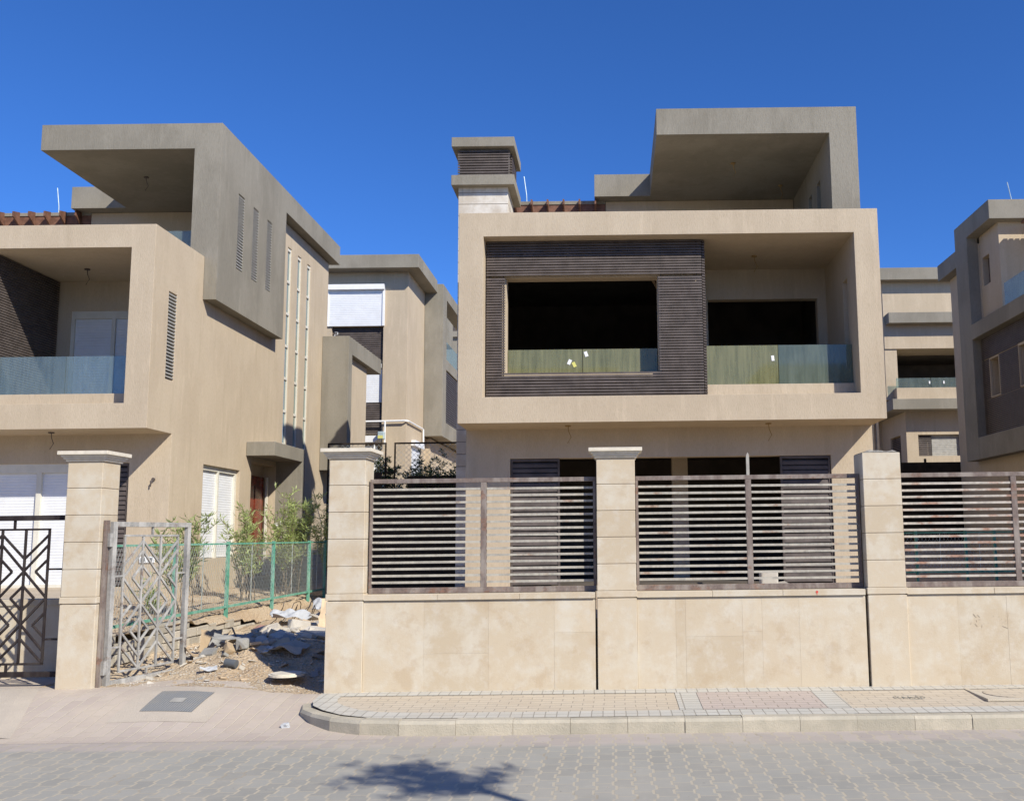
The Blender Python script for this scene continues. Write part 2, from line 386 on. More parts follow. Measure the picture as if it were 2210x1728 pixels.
def csg(ops):
    """boolean of axis-aligned boxes, only the outer skin is kept"""
    ax = [sorted({round(b[i], 4) for _, b in ops} | {round(b[i+1], 4) for _, b in ops}) for i in (0, 2, 4)]
    F = np.zeros([len(a)-1 for a in ax], bool)
    for sgn, b in ops:
        i = [ax[k].index(round(b[2*k], 4)) for k in range(3)]; j = [ax[k].index(round(b[2*k+1], 4)) for k in range(3)]
        F[i[0]:j[0], i[1]:j[1], i[2]:j[2]] = (sgn == '+')
    P = np.pad(F, 1); mb = MB(); idx = {}
    def V(i, j, k):
        if (i, j, k) not in idx: idx[(i, j, k)] = len(mb.v); mb.v.append((ax[0][i], ax[1][j], ax[2][k]))
        return idx[(i, j, k)]
    for i, j, k in zip(*np.nonzero(F)):
        I, J, K = i+1, j+1, k+1
        if not P[I-1, J, K]: mb.f.append((V(i, j, k), V(i, j, k+1), V(i, j+1, k+1), V(i, j+1, k)))
        if not P[I+1, J, K]: mb.f.append((V(i+1, j, k), V(i+1, j+1, k), V(i+1, j+1, k+1), V(i+1, j, k+1)))
        if not P[I, J-1, K]: mb.f.append((V(i, j, k), V(i+1, j, k), V(i+1, j, k+1), V(i, j, k+1)))
        if not P[I, J+1, K]: mb.f.append((V(i, j+1, k), V(i, j+1, k+1), V(i+1, j+1, k+1), V(i+1, j+1, k)))
        if not P[I, J, K-1]: mb.f.append((V(i, j, k), V(i, j+1, k), V(i+1, j+1, k), V(i+1, j, k)))
        if not P[I, J, K+1]: mb.f.append((V(i, j, k+1), V(i+1, j, k+1), V(i+1, j+1, k+1), V(i, j+1, k+1)))
    return mb
def P_(*b): return ('+', b)
def M_(*b): return ('-', b)

def slats_y(mb, x0, x1, y, z0, z1, pitch, h, d, tilt=0.35, jit=0.0):
    """horizontal louvre blades along X whose faces look towards -Y"""
    z = z0+pitch/2
    while z < z1-h*0.4:
        j = random.uniform(-jit, jit); j2 = random.uniform(-jit, jit); t = tilt*h
        mb.add([(x0, y, z-h/2+j), (x1, y, z-h/2+j2), (x1, y+d, z-h/2+t+j2), (x0, y+d, z-h/2+t+j),
                (x0, y+t*0.4, z+h/2+j), (x1, y+t*0.4, z+h/2+j2), (x1, y+d, z+h/2+t+j2), (x0, y+d, z+h/2+t+j)],
               [(0, 3, 2, 1), (4, 5, 6, 7), (0, 1, 5, 4), (1, 2, 6, 5), (2, 3, 7, 6), (3, 0, 4, 7)])
        z += pitch
def slats_x(mb, y0, y1, x, z0, z1, pitch, h, d, sgn=1, tilt=0.35):
    """blades along Y; sgn=+1 faces look towards +X"""
    z = z0+pitch/2
    while z < z1-h*0.4:
        t = tilt*h; xo = x; xi = x-sgn*d
        vs = [(xo, y0, z-h/2), (xo, y1, z-h/2), (xi, y1, z-h/2+t), (xi, y0, z-h/2+t), (xo, y0, z+h/2), (xo, y1, z+h/2), (xi, y1, z+h/2+t), (xi, y0, z+h/2+t)]
        fs = [(0, 3, 2, 1), (4, 5, 6, 7), (0, 1, 5, 4), (1, 2, 6, 5), (2, 3, 7, 6), (3, 0, 4, 7)]
        if sgn < 0: fs = [tuple(reversed(f)) for f in fs]
        mb.add(vs, fs); z += pitch
def shutter_y(x0, x1, y, z0, z1, pitch=0.052):
    mb = MB(); n = max(2, int(round((z1-z0)/pitch))); p = (z1-z0)/n; prof = []
    for i in range(n): prof += [(y, z0+i*p), (y-0.0035, z0+(i+0.25)*p), (y-0.0035, z0+(i+0.75)*p)]
    prof.append((y, z1)); vs = []
    for (yy, zz) in prof: vs += [(x0, yy, zz), (x1, yy, zz)]
    mb.add(vs, [(2*i, 2*i+1, 2*i+3, 2*i+2) for i in range(len(prof)-1)])
    mb.box(x0, x1, y+0.004, y+0.02, z0, z1); return mb
def shutter_x(y0, y1, x, z0, z1, pitch=0.052):
    mb = MB(); n = max(2, int(round((z1-z0)/pitch))); p = (z1-z0)/n; prof = []
    for i in range(n): prof += [(x, z0+i*p), (x+0.0035, z0+(i+0.25)*p), (x+0.0035, z0+(i+0.75)*p)]
    prof.append((x, z1)); vs = []
    for (xx, zz) in prof: vs += [(xx, y0, zz), (xx, y1, zz)]
    mb.add(vs, [(2*i, 2*i+1, 2*i+3, 2*i+2) for i in range(len(prof)-1)])
    mb.box(x-0.02, x-0.004, y0, y1, z0, z1); return mb

# ------------------------------------------------------------------ ground
def gz(x, y):
    if y < 10: return -0.03
    if y < 24: return 0.10+0.045*(y-10)
    if y < 30: return 0.73+(y-24)/6*1.27
    return 2.0
def grid(xs, ys, fz):
    mb = MB(); nx = len(xs)
    for y in ys:
        for x in xs: mb.v.append((x, y, fz(x, y)))
    for j in range(len(ys)-1):
        for i in range(nx-1): mb.f.append((j*nx+i, j*nx+i+1, (j+1)*nx+i+1, (j+1)*nx+i))
    return mb
g = part("ground", grid([-600, -100, -40, -20, -10, -5, 0, 5, 10, 20, 40, 100, 600], [-400, -100, -20, 0, 8, 9.999, 10.0, 12, 16, 20, 24, 27, 30, 60, 150, 900], gz), SAND, origin=(0, 0, 0))
tag(g, "bare sandy ground under and between the houses", kind='structure')
r = part("road", grid([-40, -20, 0, 20, 40], [-6, 0, 6, 8.75], lambda x, y: 0.0), ZPAV, origin=(0, 0, 0))
tag(r, "street of grey zigzag pavers with a pinkish gutter strip", kind='structure')

# driveway ramp between the pillars
def drz(x, y):
    t = max(0.0, min(1.0, (y-8.45)/1.5)); t = t*t*(3-2*t)
    u = max(0.0, min(1.0, (y-8.6)/1.45)); u = u*u*(3-2*u)
    r_ = max(0.0, min(1.0, (x+4.3)/1.1)); r_ = r_*r_*(3-2*r_)
    return 0.0012+(0.2378*t)*(1-r_)+0.158*u*r_
xs = [-40, -20, -12, -9]+[-8+0.25*i for i in range(25)]; ys = [8.45+0.1*i for i in range(24)]
d = part("driveway", grid(xs, ys, drz), PDRIVE, origin=(0, 0, 0))
tag(d, "pinkish paved driveway ramp rising from the street to the gates", kind='structure')
# left pavement: faded edge, slightly above the ramp
def leftedge(y): return -5.30-0.40*max(0, y-8.62)
mb = MB(); n_ = 14
for i in range(n_+1):
    y = 8.62+(9.90-8.62)*i/n_; e = leftedge(y)
    for x in (-40, -20, -10, e-0.16, e): mb.v.append((x, y, drz(e, y)+0.002+(0.012 if x < e-0.01 else 0)))
for i in range(n_):
    for k in range(4): mb.f.append((i*5+k, i*5+k+1, (i+1)*5+k+1, (i+1)*5+k))
tag(part("pavement", mb, PATCHM, origin=(-8, 9, 0)), "faded concrete pavement left of the driveway", kind='structure')

# right pavement, rising gently towards the wall
def pvz(y): return 0.120+0.045*max(0, min(1, (y-8.6)/1.3))
KO = [(-3.06, 10.1), (-3.07, 9.75), (-3.05, 9.5), (-2.97, 9.25), (-2.80, 9.02), (-2.56, 8.80), (-2.25, 8.65), (-1.9, 8.60), (-1.4, 8.58)]
x = -0.9
while x < 9: KO.append((x, 8.575)); x += 0.5
KO.append((40, 8.575))
def offset_path(pts, d):
    out = []
    for i, p in enumerate(pts):
        a = Vector(pts[max(i-1, 0)]); b = Vector(pts[min(i+1, len(pts)-1)]); t = (b-a).normalized()
        out.append((p[0]-t.y*d, p[1]+t.x*d))
    return out
KI = offset_path(KO, 0.115); B1 = offset_path(KO, 0.345)
def strip(pa, pb, fz, dz=0.0):
    mb = MB()
    for a, b in zip(pa, pb): mb.v += [(a[0], a[1], fz(a[1])+dz), (b[0], b[1], fz(b[1])+dz)]
    for i in range(len(pa)-1): mb.f.append((2*i, 2*i+2, 2*i+3, 2*i+1))
    return mb
# base of the pavement in beige, border in grey, a reddish crossing panel
fan = [p for p in KI]; WALLY = 9.93
mb = MB()
cols = [p[0] for p in KI if p[1] < 8.9]
mb = strip([(p[0], p[1]) for p in KI[2:]], [(max(p[0], -2.98) if i else -2.98, WALLY) for i, p in enumerate(KI[2:])], pvz)
o = part("pavement", mb, PBEIGE, origin=(0, 9, 0)); tag(o, "beige brick pavement along the boundary wall", kind='structure')
o = part("pavement", strip(KI, B1, pvz, 0.004), PGREY, origin=(0, 9, 0)); tag(o, "grey paver border behind the kerb", kind='structure')
mb = MB()
def quadz(mb, x0, x1, y0, y1, dz, sk=0.0):
    ny = 6
    for i in range(ny+1):
        y = y0+(y1-y0)*i/ny; mb.v += [(x0+sk*(y-y0), y, pvz(y)+dz), (x1+sk*(y-y0), y, pvz(y)+dz)]
    b = len(mb.v)-2*(ny+1)
    for i in range(ny): mb.f.append((b+2*i, b+2*i+1, b+2*i+3, b+2*i+2))
quadz(mb, -2.75, 30, 9.72, 9.925, 0.004); o = part("pavement", mb, PGREY, origin=(0, 9, 0)); tag(o, "grey paver border at the foot of the wall", kind='structure')
mb = MB(); quadz(mb, 0.58, 0.79, 8.93, 9.715, 0.004); quadz(mb, 1.93, 2.15, 8.93, 9.715, 0.004)
o = part("pavement", mb, brick_pav("grey_band_pavers", (0.53, 0.51, 0.45), (0.48, 0.465, 0.41), (0.31, 0.285, 0.24), 0.215, 0.1, offset=0.0), origin=(0, 9, 0)); tag(o, "two grey bands across the pavement", kind='structure')
mb = MB(); quadz(mb, 0.795, 1.925, 8.93, 9.715, 0.004); o = part("pavement", mb, PPINK, origin=(0, 9, 0)); tag(o, "reddish paver panel in the pavement", kind='structure')
# kerb blocks
mb = MB()
def kerbblock(mb, a0, b0, a1, b1):
    z0, z1 = -0.02, 0.124+random.uniform(-0.004, 0.004)
    o1 = Vector((*a0, 0)).lerp(Vector((*b0, 0)), 0); c = 0.012
    vs = [(a0[0], a0[1], z0), (a1[0], a1[1], z0), (b1[0], b1[1], z0), (b0[0], b0[1], z0),
          (a0[0], a0[1], z1-c*2.2), (a1[0], a1[1], z1-c*2.2)]
    la = Vector(a0).lerp(Vector(b0), 0.17); lb = Vector(a1).lerp(Vector(b1), 0.17)
    vs += [(la.x, la.y, z1), (lb.x, lb.y, z1), (b1[0], b1[1], z1+0.002), (b0[0], b0[1], z1+0.002)]
    mb.add(vs, [(0, 1, 5, 4), (4, 5, 7, 6), (6, 7, 8, 9), (3, 9, 8, 2), (0, 4, 6, 9, 3), (1, 2, 8, 7, 5)])
for i in range(len(KO)-2):
    a0, a1 = Vector(KO[i]), Vector(KO[i+1]); b0, b1 = Vector(KI[i]), Vector(KI[i+1])
    e = 0.0015/(a1-a0).length
    jy = random.uniform(-0.006, 0.006)
    A0, A1, B0_, B1_ = a0.lerp(a1, e), a1.lerp(a0, e), b0.lerp(b1, e), b1.lerp(b0, e)
    A0.y += jy; A1.y += jy
    kerbblock(mb, tuple(A0), tuple(B0_), tuple(A1), tuple(B1_))
x = 9.0
while x < 30: kerbblock(mb, (x, 8.575), (x, 8.69), (x+0.49, 8.575), (x+0.49, 8.69)); x += 0.5
o = part("kerb", mb, KERBM, origin=(0, 8.6, 0)); tag(o, "worn concrete kerb blocks curving round to the gate pillar", kind='structure')

# raised plots
o = part("terrace", csg([P_(-2.9, 30, 10.26, 16.6, 0.1, 0.85)]), SAND, origin=(0, 12, 0)); tag(o, "raised plot behind the boundary wall", kind='structure')
def gardz(x, y): return 0.60+0.06*mnoise.noise((x*1.5, y*1.5, 3))+0.03*mnoise.noise((x*6, y*6, 1))+0.12*max(0, min(1, (-x-6.3)/1.2))
o = part("garden_soil", grid([-7.9+0.1*i for i in range(20)]+[-5.93], [10.9+0.15*i for i in range(64)], gardz), SAND, origin=(-6.8, 15, 0)); tag(o, "sandy garden strip behind the low block wall", kind='structure')
o = part("terrace", csg([P_(-30, -7.95, 10.84, 17.2, 0.1, 0.93)]), TANL, origin=(-12, 12, 0)); tag(o, "paved terrace in front of the left house", kind='structure')
def walltop(y): return .655 if y < 13.6 else .53 if y < 15.4 else .42
bk = MB(); yy = [10.9+.1*i for i in range(100)]
for y in yy:
    wt = .5*(walltop(y-.25)+walltop(y+.25))
    for k in range(5):
        t = k/4; x_ = -5.98+.19*t+.02*mnoise.noise((y*2, k, 0)); bk.v.append((x_, y, (gardz(-5.98, y)+.01)*(1-t*t)+(wt-.03)*t*t+.015*mnoise.noise((y*5, k*.7, 3))))
for j in range(len(yy)-1):
    for k in range(4): bk.f.append((j*5+k, j*5+k+1, (j+1)*5+k+1, (j+1)*5+k))
tag(part("sand_bank", bk, SAND, origin=(-5.9, 15, 0), smooth=True), "sand bank slipping over the top of the block wall", kind='structure')
# rubble lane
def lanez(x, y):
    t = max(0, min(1, (y-10.3)/1.25)); t = t*t*(3-2*t)
    r_ = max(0, min(1, (x+5.35)/1.2)); r_ = r_*r_*(3-2*r_); far = max(0, min(1, (y-13)/6))
    e_ = max(0.0, min(1.0, (x+4.3)/1.1)); e_ = e_*e_*(3-2*e_)
    z = 0.242-0.075*e_*(1-t)+t*(0.05+0.26*r_)+0.14*far
    z -= 0.014*max(0, min(1, (10.05-y)/0.15))
    fr = max(0, min(1, (y-9.95)/0.5))
    z += fr*(0.05*mnoise.noise((x*2, y*2, 0))+(0.018+0.03*t)*mnoise.noise((x*6, y*6, 5))+(0.005+0.03*t)*mnoise.noise((x*17, y*17, 9)))
    return z
o = part("rubble_lane", grid([-5.9+0.035*i for i in range(87)], [9.90+0.045*i for i in range(110)]+[15+0.2*i for i in range(50)], lanez), SAND, origin=(-4.4, 12, 0), smooth=True)
tag(o, "sandy lane between the two houses", kind='structure')

# ------------------------------------------------------------------ villas
def villa(name, label, dx, dy, dz, finished):
    FX, SX, WX, RX = (1.18, -.10, .20, -.75) if finished else (.907, -.35, -.10, -1.93)
    off = (dx, dy, dz)
    root = new_empty(name, (1.0+dx, 16.0+dy, 0.85+dz)); tag(root, label, "house")
    K = lambda n, mb, m, p=None, **k: part(n, mb, m, p or root, off=off, **k)
    ops = [P_(-2.54, 4.49, 15.5, 25.4, 3.56, 7.12), P_(-2.54, 4.49, 16.43, 25.4, 0.2, 3.56),
           P_(WX, 4.2, 21.1, 25.2, 7.12, 9.31), P_(3.6, 4.49, 21.2, 25.4, 7.12, 9.29), P_(-2.54, WX, 21.24, 21.4, 7.12, 9.22),
           M_(-2.3, 4.21, 15.75, 20.9, 6.95, 7.12),
           M_(-2.13, 1.55, 15.5, 15.88, 3.99, 6.71), M_(1.55, 4.08, 15.5, 17.7, 3.99, 6.71), P_(1.55, 4.08, 15.85, 16.0, 3.99, 4.21),
           M_(-1.785, .79, 15.88, 16.14, 4.44, 6.09), M_(-2.3, 1.4, 16.14, 20.5, 3.8, 6.75),
           M_(1.83, 3.91, 17.7, 17.9, 4.0, 6.13), M_(1.6, 4.2, 17.9, 20.5, 3.8, 6.75),
           M_(4.08, 4.49, 16.08, 16.4, 4.5, 6.08),
           M_(-1.776, 3.757, 16.43, 16.66, .87, 3.05), M_(-2.3, 4.25, 16.66, 20.1, .87, 3.3)]
    for (y0, y1) in ((22.1, 22.37), (22.84, 23.11), (23.58, 23.85)): ops.append(M_(4.36, 4.49, y0, y1, 3.9, 8.76))
    if finished:
        ops += [M_(4.25, 4.49, 17.8, 19.6, 1.32, 3.12), M_(4.2, 4.49, 20.23, 21.75, .87, 3.36)]
    K("wall", csg(ops), TAN, bevel=0.008)
    # inner linings of the empty rooms
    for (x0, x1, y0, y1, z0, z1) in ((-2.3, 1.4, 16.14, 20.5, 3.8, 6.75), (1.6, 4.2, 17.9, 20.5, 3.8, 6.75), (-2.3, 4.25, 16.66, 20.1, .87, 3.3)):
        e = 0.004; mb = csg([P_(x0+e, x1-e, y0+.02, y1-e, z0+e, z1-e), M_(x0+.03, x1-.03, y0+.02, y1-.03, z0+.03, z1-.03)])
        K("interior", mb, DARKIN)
    # grey roof frame
    fo = [P_(FX, 4.74, 17.45, 20.77, 9.31, 9.83), P_(4.21, 4.74, 17.45, 21.2, 7.125, 9.83), P_(4.494, 4.74, 17.45, 21.2, 6.27, 7.125),
          P_(4.494, 4.74, 21.2, 25.6, 9.31, 9.83), P_(SX, 4.494, 20.77, 25.6, 9.315, 9.83)]
    SY = ((18.37, 18.70), (19.18, 19.50), (20.0, 20.31))
    for y0, y1 in SY: fo.append(M_(4.21, 4.74, y0, y1, 7.15, 8.73))
    K("roof_frame", csg(fo), GREY, bevel=0.010)
    for y0, y1 in SY:
        mb = MB(); slats_x(mb, y0, y1, 4.735, 7.16, 8.72, 0.062, 0.022, 0.05, 1, 0.2); mb.box(4.60, 4.62, y0, y0+.02, 7.15, 8.73).box(4.60, 4.62, y1-.02, y1, 7.15, 8.73)
        K("vent_louvre", mb, SLOTM)
    mb = MB(); slats_x(mb, 16.08, 16.4, 4.485, 4.52, 6.07, 0.062, 0.022, 0.05, 1, 0.2); K("vent_louvre", mb, SLOTM)
    # big louvred screen with a window hole
    mb = MB(); pt = 0.0466; zz = 4.0
    slats_y(mb, -2.11, 1.54, 15.765, 4.0, 4.44, .0489, 0.030, 0.05, jit=0.0025)
    slats_y(mb, -2.11, -1.80, 15.765, 4.44, 6.10, pt, 0.030, 0.05, jit=0.0015)
    slats_y(mb, .80, 1.54, 15.765, 4.44, 6.10, pt, 0.030, 0.05, jit=0.0015)
    slats_y(mb, -2.11, 1.54, 15.765, 6.10, 6.705, pt, 0.030, 0.05, jit=0.0025)
    for xx in (-2.08, -1.84, .84, 1.45): mb.box(xx, xx+.02, 15.83, 15.845, 4.0, 6.7)
    K("louvre_screen", mb, DARKM)
    mb = MB(); slats_x(mb, 15.80, 17.66, 1.60, 4.0, 6.70, pt, 0.030, 0.05, 1); K("louvre_screen", mb, DARKM)
    # glass
    GM1, GM2 = (GLASSC, GLASSC) if finished else (GLASSD, GLASSB)
    for x0, x1, m in ((1.56, 2.815, GM1), (2.825, 4.07, GM2)): K("glass_panel", MB().box(x0, x1, 15.92, 15.935, 4.21, 4.885), m)
    for x0, x1 in ((-1.775, -.505), (-.495, .78)): K("glass_panel", MB().box(x0, x1, 16.08, 16.095, 4.45, 4.885), GM1)
    K("glass_panel", MB().box(FX+.04, 4.205, 17.75, 17.765, 6.96, 7.74), GLASSC)
    if not finished:
        def sticker(x, z, w_, h_, a, m, y=16.075):
            c, s_ = math.cos(a), math.sin(a); mb = MB()
            P = [(x+u*c-v*s_, z+u*s_+v*c) for u, v in ((-w_, -h_), (w_, -h_), (w_, h_), (-w_, h_))]
            mb.add([(p[0], y, p[1]) for p in P]+[(p[0], y+.002, p[1]) for p in P], [(0, 1, 2, 3), (7, 6, 5, 4), (0, 4, 5, 1), (1, 5, 6, 2), (2, 6, 7, 3), (3, 7, 4, 0)])
            K("sticker", mb, m)
        sticker(-.725, 4.665, .028, .045, -.45, WHITEP); sticker(-.645, 4.62, .028, .045, .45, YEL); sticker(-.44, 4.80, .028, .045, .35, WHITEP)
        sticker(2.725, 4.66, .024, .045, .1, WHITEP, 15.915)
        K("prop", MB().bar((.60, 17.3, 6.74), (1.0, 16.9, 5.9), .05), TIMB)
        K("prop", MB().box(2.22, 2.27, 15.9, 15.94, 2.55, 3.02).add([(2.22,15.9,3.02),(2.27,15.9,3.02),(2.27,15.94,3.02),(2.22,15.94,3.02),(2.25,15.9,3.07),(2.25,15.94,3.07)],[(0,1,4),(3,5,2),(0,4,5,3),(1,2,5,4)]).box(2.22,2.27,15.9,15.94,.86,2.549), SLOTM)
        K("column", MB().box(1.12, 1.42, 18.2, 18.5, .9, 3.27), TAN)
    # chimney tower
    ch = K("chimney", csg([P_(-2.99, -2.545, 18.15, 19.18, .2, 7.122), P_(-2.99, -2.015, 18.15, 19.18, 7.122, 8.57)]), WSTONE, bevel=0.004)
    K("cornice", MB().box(-3.11, -1.875, 17.99, 19.34, 8.565, 8.77), GREY, ch, bevel=0.008)
    K("cornice", MB().box(-3.11, -1.875, 17.99, 19.34, 9.35, 9.545), GREY, ch, bevel=0.008)
    K("core", csg([P_(-2.97, -2.005, 18.15, 19.16, 8.77, 9.35)]), GREY, ch)
    mb = MB(); slats_y(mb, -3.0, -1.97, 18.09, 8.78, 9.35, .054, .034, .05); slats_x(mb, 18.35, 19.18, -1.95, 8.78, 9.35, .054, .034, .045)
    K("louvre", mb, DARKM, ch)
    # pergola on the roof terrace
    pg = K("pergola", MB().box(-2.9, WX-.01, 21.10, 21.235, 8.7, 9.25), WOODR)
    K("coping", MB().box(-2.95, WX-.01, 21.08, 21.45, 9.252, 9.33), GREY, pg)
    for i in range(8):
        xx = WX-.25-.362*i
        K("rafter", MB().add([(xx, 21.075, 9.02), (xx+.035, 21.075, 9.02), (xx+.035, 21.075, 9.34), (xx, 21.075, 9.34), (xx, 20.84, 9.17), (xx+.035, 20.84, 9.17), (xx+.035, 20.84, 9.29), (xx, 20.84, 9.29)],
                             [(0, 1, 2, 3), (7, 6, 5, 4), (0, 4, 5, 1), (1, 5, 6, 2), (2, 6, 7, 3), (3, 7, 4, 0)]), WOODR, pg)
    K("lightning_rod", MB().tube([(RX, 21.4, 9.3), (RX-.01, 21.4, 9.6), (RX-.07, 21.4, 10.05)], .011, 6), BLUEG)
    # dangling lamp wires
    for (x_, y_, z_) in ((-.75, 15.95, 3.56), (2.62, 15.95, 3.56), (2.6, 16.8, 6.71), (2.55, 18.9, 9.31), (3.75, 20.2, 9.31)):
        mb = MB().tube([(x_, y_, z_+.01), (x_, y_, z_-.02)], .05, 10)
        K("lamp_wire", mb.tube([(x_, y_, z_), (x_+.01, y_, z_-.1), (x_+.05, y_, z_-.2), (x_-.01, y_, z_-.3)], .007, 5), DARKM if finished else simple("brass_wire", (.3, .2, .08)))
    # ground floor louvre doors
    for x0, x1 in ((-1.77, -.925), (2.885, 3.75)):
        fr = MB().box(x0, x0+.035, 16.46, 16.52, .88, 3.045).box(x1-.035, x1, 16.46, 16.52, .88, 3.045).box(x0+.035, x1-.035, 16.46, 16.52, 3.0, 3.045)
        f_ = K("louvre_door", fr, DARKM); mb = MB(); slats_y(mb, x0+.036, x1-.036, 16.465, .89, 2.99, .083, .060, .05, .5); K("blades", mb, DARKM, f_)
        K("backing", MB().box(x0+.04, x1-.04, 16.535, 16.545, .89, 2.99), DARKM, f_)
    # stair windows
    for (y0, y1) in ((22.1, 22.37), (22.84, 23.11), (23.58, 23.85)):
        fr = MB().box(4.43, 4.475, y0, y0+.04, 3.9, 8.76).box(4.43, 4.475, y1-.04, y1, 3.9, 8.76)
        for k in range(7): z = 3.9+k*.795; fr.box(4.43, 4.478, y0+.04, y1-.04, z, z+.06)
        w_ = K("stair_window", fr, CREAM); K("pane", MB().box(4.44, 4.45, y0+.04, y1-.04, 3.95, 8.7), PANE, w_)
    if finished:
        # upper shuttered door
        fr = MB().box(1.83, 3.91, 17.72, 17.80, 5.98, 6.13).box(1.83, 1.90, 17.72, 17.80, 4.0, 5.98).box(2.62, 2.69, 17.72, 17.80, 4.0, 5.98).box(3.84, 3.91, 17.72, 17.80, 4.0, 5.98)
        w_ = K("window", fr, CREAM)
        for x0, x1 in ((1.90, 2.62), (2.69, 3.84)): K("shutter", shutter_y(x0, x1, 17.765, 4.0, 5.98), WHITE, w_)
        fr = MB().box(-.92, 2.88, 16.46, 16.56, 2.89, 3.05)
        for xx in (-.92, 1.0, 2.11, 2.80): fr.box(xx, xx+.085, 16.46, 16.54, .90, 2.89)
        fr.box(-.835, 2.8, 16.45, 16.56, .87, .93)
        w_ = K("window", fr, CREAM)
        for x0, x1 in ((-.835, 1.0), (1.085, 2.11), (2.195, 2.80)): K("shutter", shutter_y(x0, x1, 16.515, .93, 2.89, .05), WHITE, w_)
        fr = MB().box(4.36, 4.42, 17.8, 19.6, 3.03, 3.12).box(4.36, 4.42, 17.8, 17.86, 1.32, 3.03).box(4.36, 4.42, 19.52, 19.6, 1.32, 3.03).box(4.36, 4.42, 18.66, 18.72, 1.32, 3.03)
        w_ = K("window", fr, CREAM)
        for y0, y1 in ((17.86, 18.66), (18.72, 19.52)): K("shutter", shutter_x(y0, y1, 4.37, 1.33, 3.03, .05), WHITE, w_)
        # entrance
        K("canopy", csg([P_(4.494, 5.1, 19.9, 21.95, 3.46, 3.76), P_(4.37, 5.1, 21.752, 21.95, .6, 3.46)]), GREY, bevel=0.008)
        d_ = K("door", MB().box(4.21, 4.26, 20.42, 21.62, .87, 3.1), DOOR, bevel=0.004)
        mb = MB()
        for z in (1.05, 1.7, 2.35): 
            for y in (20.52, 21.08): mb.box(4.26, 4.275, y, y+.42, z, z+.52)
        K("door_moulding", mb, DOOR, d_, bevel=0.008); K("door_handle", MB().tube([(4.30, 20.55, 1.7), (4.30, 20.55, 2.2)], .014, 8), WHITEP, d_)
        K("notice", MB().box(4.50, 4.57, 21.745, 21.75, 1.98, 2.06), WHITEP); K("notice", MB().box(4.63, 4.69, 21.745, 21.75, 2.01, 2.13), WHITEP)
        K("canopy_post", MB().box(4.30, 4.34, 21.62, 21.70, .87, 3.1), CREAM)
        # service sockets and a cable hole
        s_ = K("socket_box", MB().box(4.03, 4.30, 16.405, 16.425, 1.29, 1.40), WHITEP, bevel=0.005)
        K("socket", MB().box(4.06, 4.13, 16.395, 16.403, 1.315, 1.375), PIPEG, s_); K("socket", MB().box(4.19, 4.26, 16.395, 16.403, 1.315, 1.375), PIPEG, s_)
        K("cable_hole", MB().tube([(4.21, 16.39, 2.75), (4.21, 16.42, 2.75)], .03, 10).tube([(4.21, 16.40, 2.75), (4.19, 16.37, 2.70), (4.17, 16.39, 2.62)], .012, 6), DARKM)
        # rear bay
        K("rear_bay", csg([P_(4.494, 5.22, 25.0, 25.35, 3.5, 7.15), P_(4.494, 5.22, 25.35, 28.6, 6.69, 7.15)]), GREY, bevel=0.008)
        K("rear_wall", csg([P_(3.0, 5.06, 25.405, 27.5, 3.5, 6.685), P_(3.0, 4.4, 25.405, 27.5, .6, 3.5)]), TAN)
    return root
villa("unfinished_villa", "tan house with a white chimney tower and dusty olive balcony glass", 0, 0, 0, False)
villa("finished_villa", "tan house at the left edge with white roller shutters and red door", -12.36, 0.5, 0.05, True)

# rear house seen in the gap
rb = new_empty("rear_villa", (-9, 34, 2)); tag(rb, "distant house with a big white shutter, behind the left house", "house")
part("wall", csg([P_(-16, -7.1, 32.6, 36.1, 1.2, 11.0), P_(-16, -7.1, 36.1, 46, 1.2, 8.55), P_(-16, -6.9, 35.9, 46, 1.2, 5.45), M_(-9.75, -7.95, 32.6, 32.85, 3.0, 9.06)]), TAN, rb, bevel=.008)
part("roof_frame", csg([P_(-16, -6.62, 32.0, 35.5, 10.98, 11.45), P_(-7.095, -6.39, 35.5, 35.9, 5.5, 11.33), P_(-6.9, -6.39, 35.9, 46, 5.5, 11.33),
                        M_(-6.9, -6.39, 36.3, 45, 8.55, 10.88), M_(-6.55, -6.39, 36.3, 45, 6.1, 8.15)]), GREY, rb, bevel=.01)
mb = MB(); slats_x(mb, 36.3, 45, -6.42, 6.12, 8.1, .09, .05, .05); part("louvre", mb, DARKM, rb)
part("glass_panel", MB().box(-6.46, -6.44, 36.3, 45, 8.55, 9.3), GLASSC, rb)
w_ = part("window", MB().box(-9.93, -7.90, 32.40, 32.59, 10.34, 10.52).box(-9.93, -9.86, 32.50, 32.59, 9.06, 10.34).box(-7.97, -7.90, 32.50, 32.59, 9.06, 10.34), WHITEP, rb)
part("shutter", shutter_y(-9.86, -7.97, 32.54, 9.06, 10.34, .065), WHITE, w_)
mb = MB(); slats_y(mb, -9.75, -7.95, 32.70, 7.75, 9.05, .075, .05, .06); part("louvre", mb, DARKM, rb); mb = MB(); slats_y(mb, -9.75, -7.95, 32.70, 5.3, 6.4, .075, .05, .06)
part("louvre", mb, DARKM, rb)
w_ = part("window", MB().box(-9.75, -8.0, 32.62, 32.8, 7.6, 7.74), WHITEP, rb); w2_ = part("window", MB().box(-9.75, -7.95, 32.5, 32.8, 5.0, 5.22), WHITEP, rb)
part("shutter", shutter_y(-9.75, -8.0, 32.75, 6.4, 7.58, .065), WHITE, w_)
part("shutter", shutter_y(-9.75, -8.1, 32.75, 3.6, 4.9, .065), WHITE, w2_)
w_ = part("window", MB().box(-7.09, -6.94, 33.4, 35.0, 4.95, 5.15), WHITEP, rb)
part("shutter", shutter_x(33.5, 34.9, -7.085, 3.4, 4.95, .065), WHITE, w_)
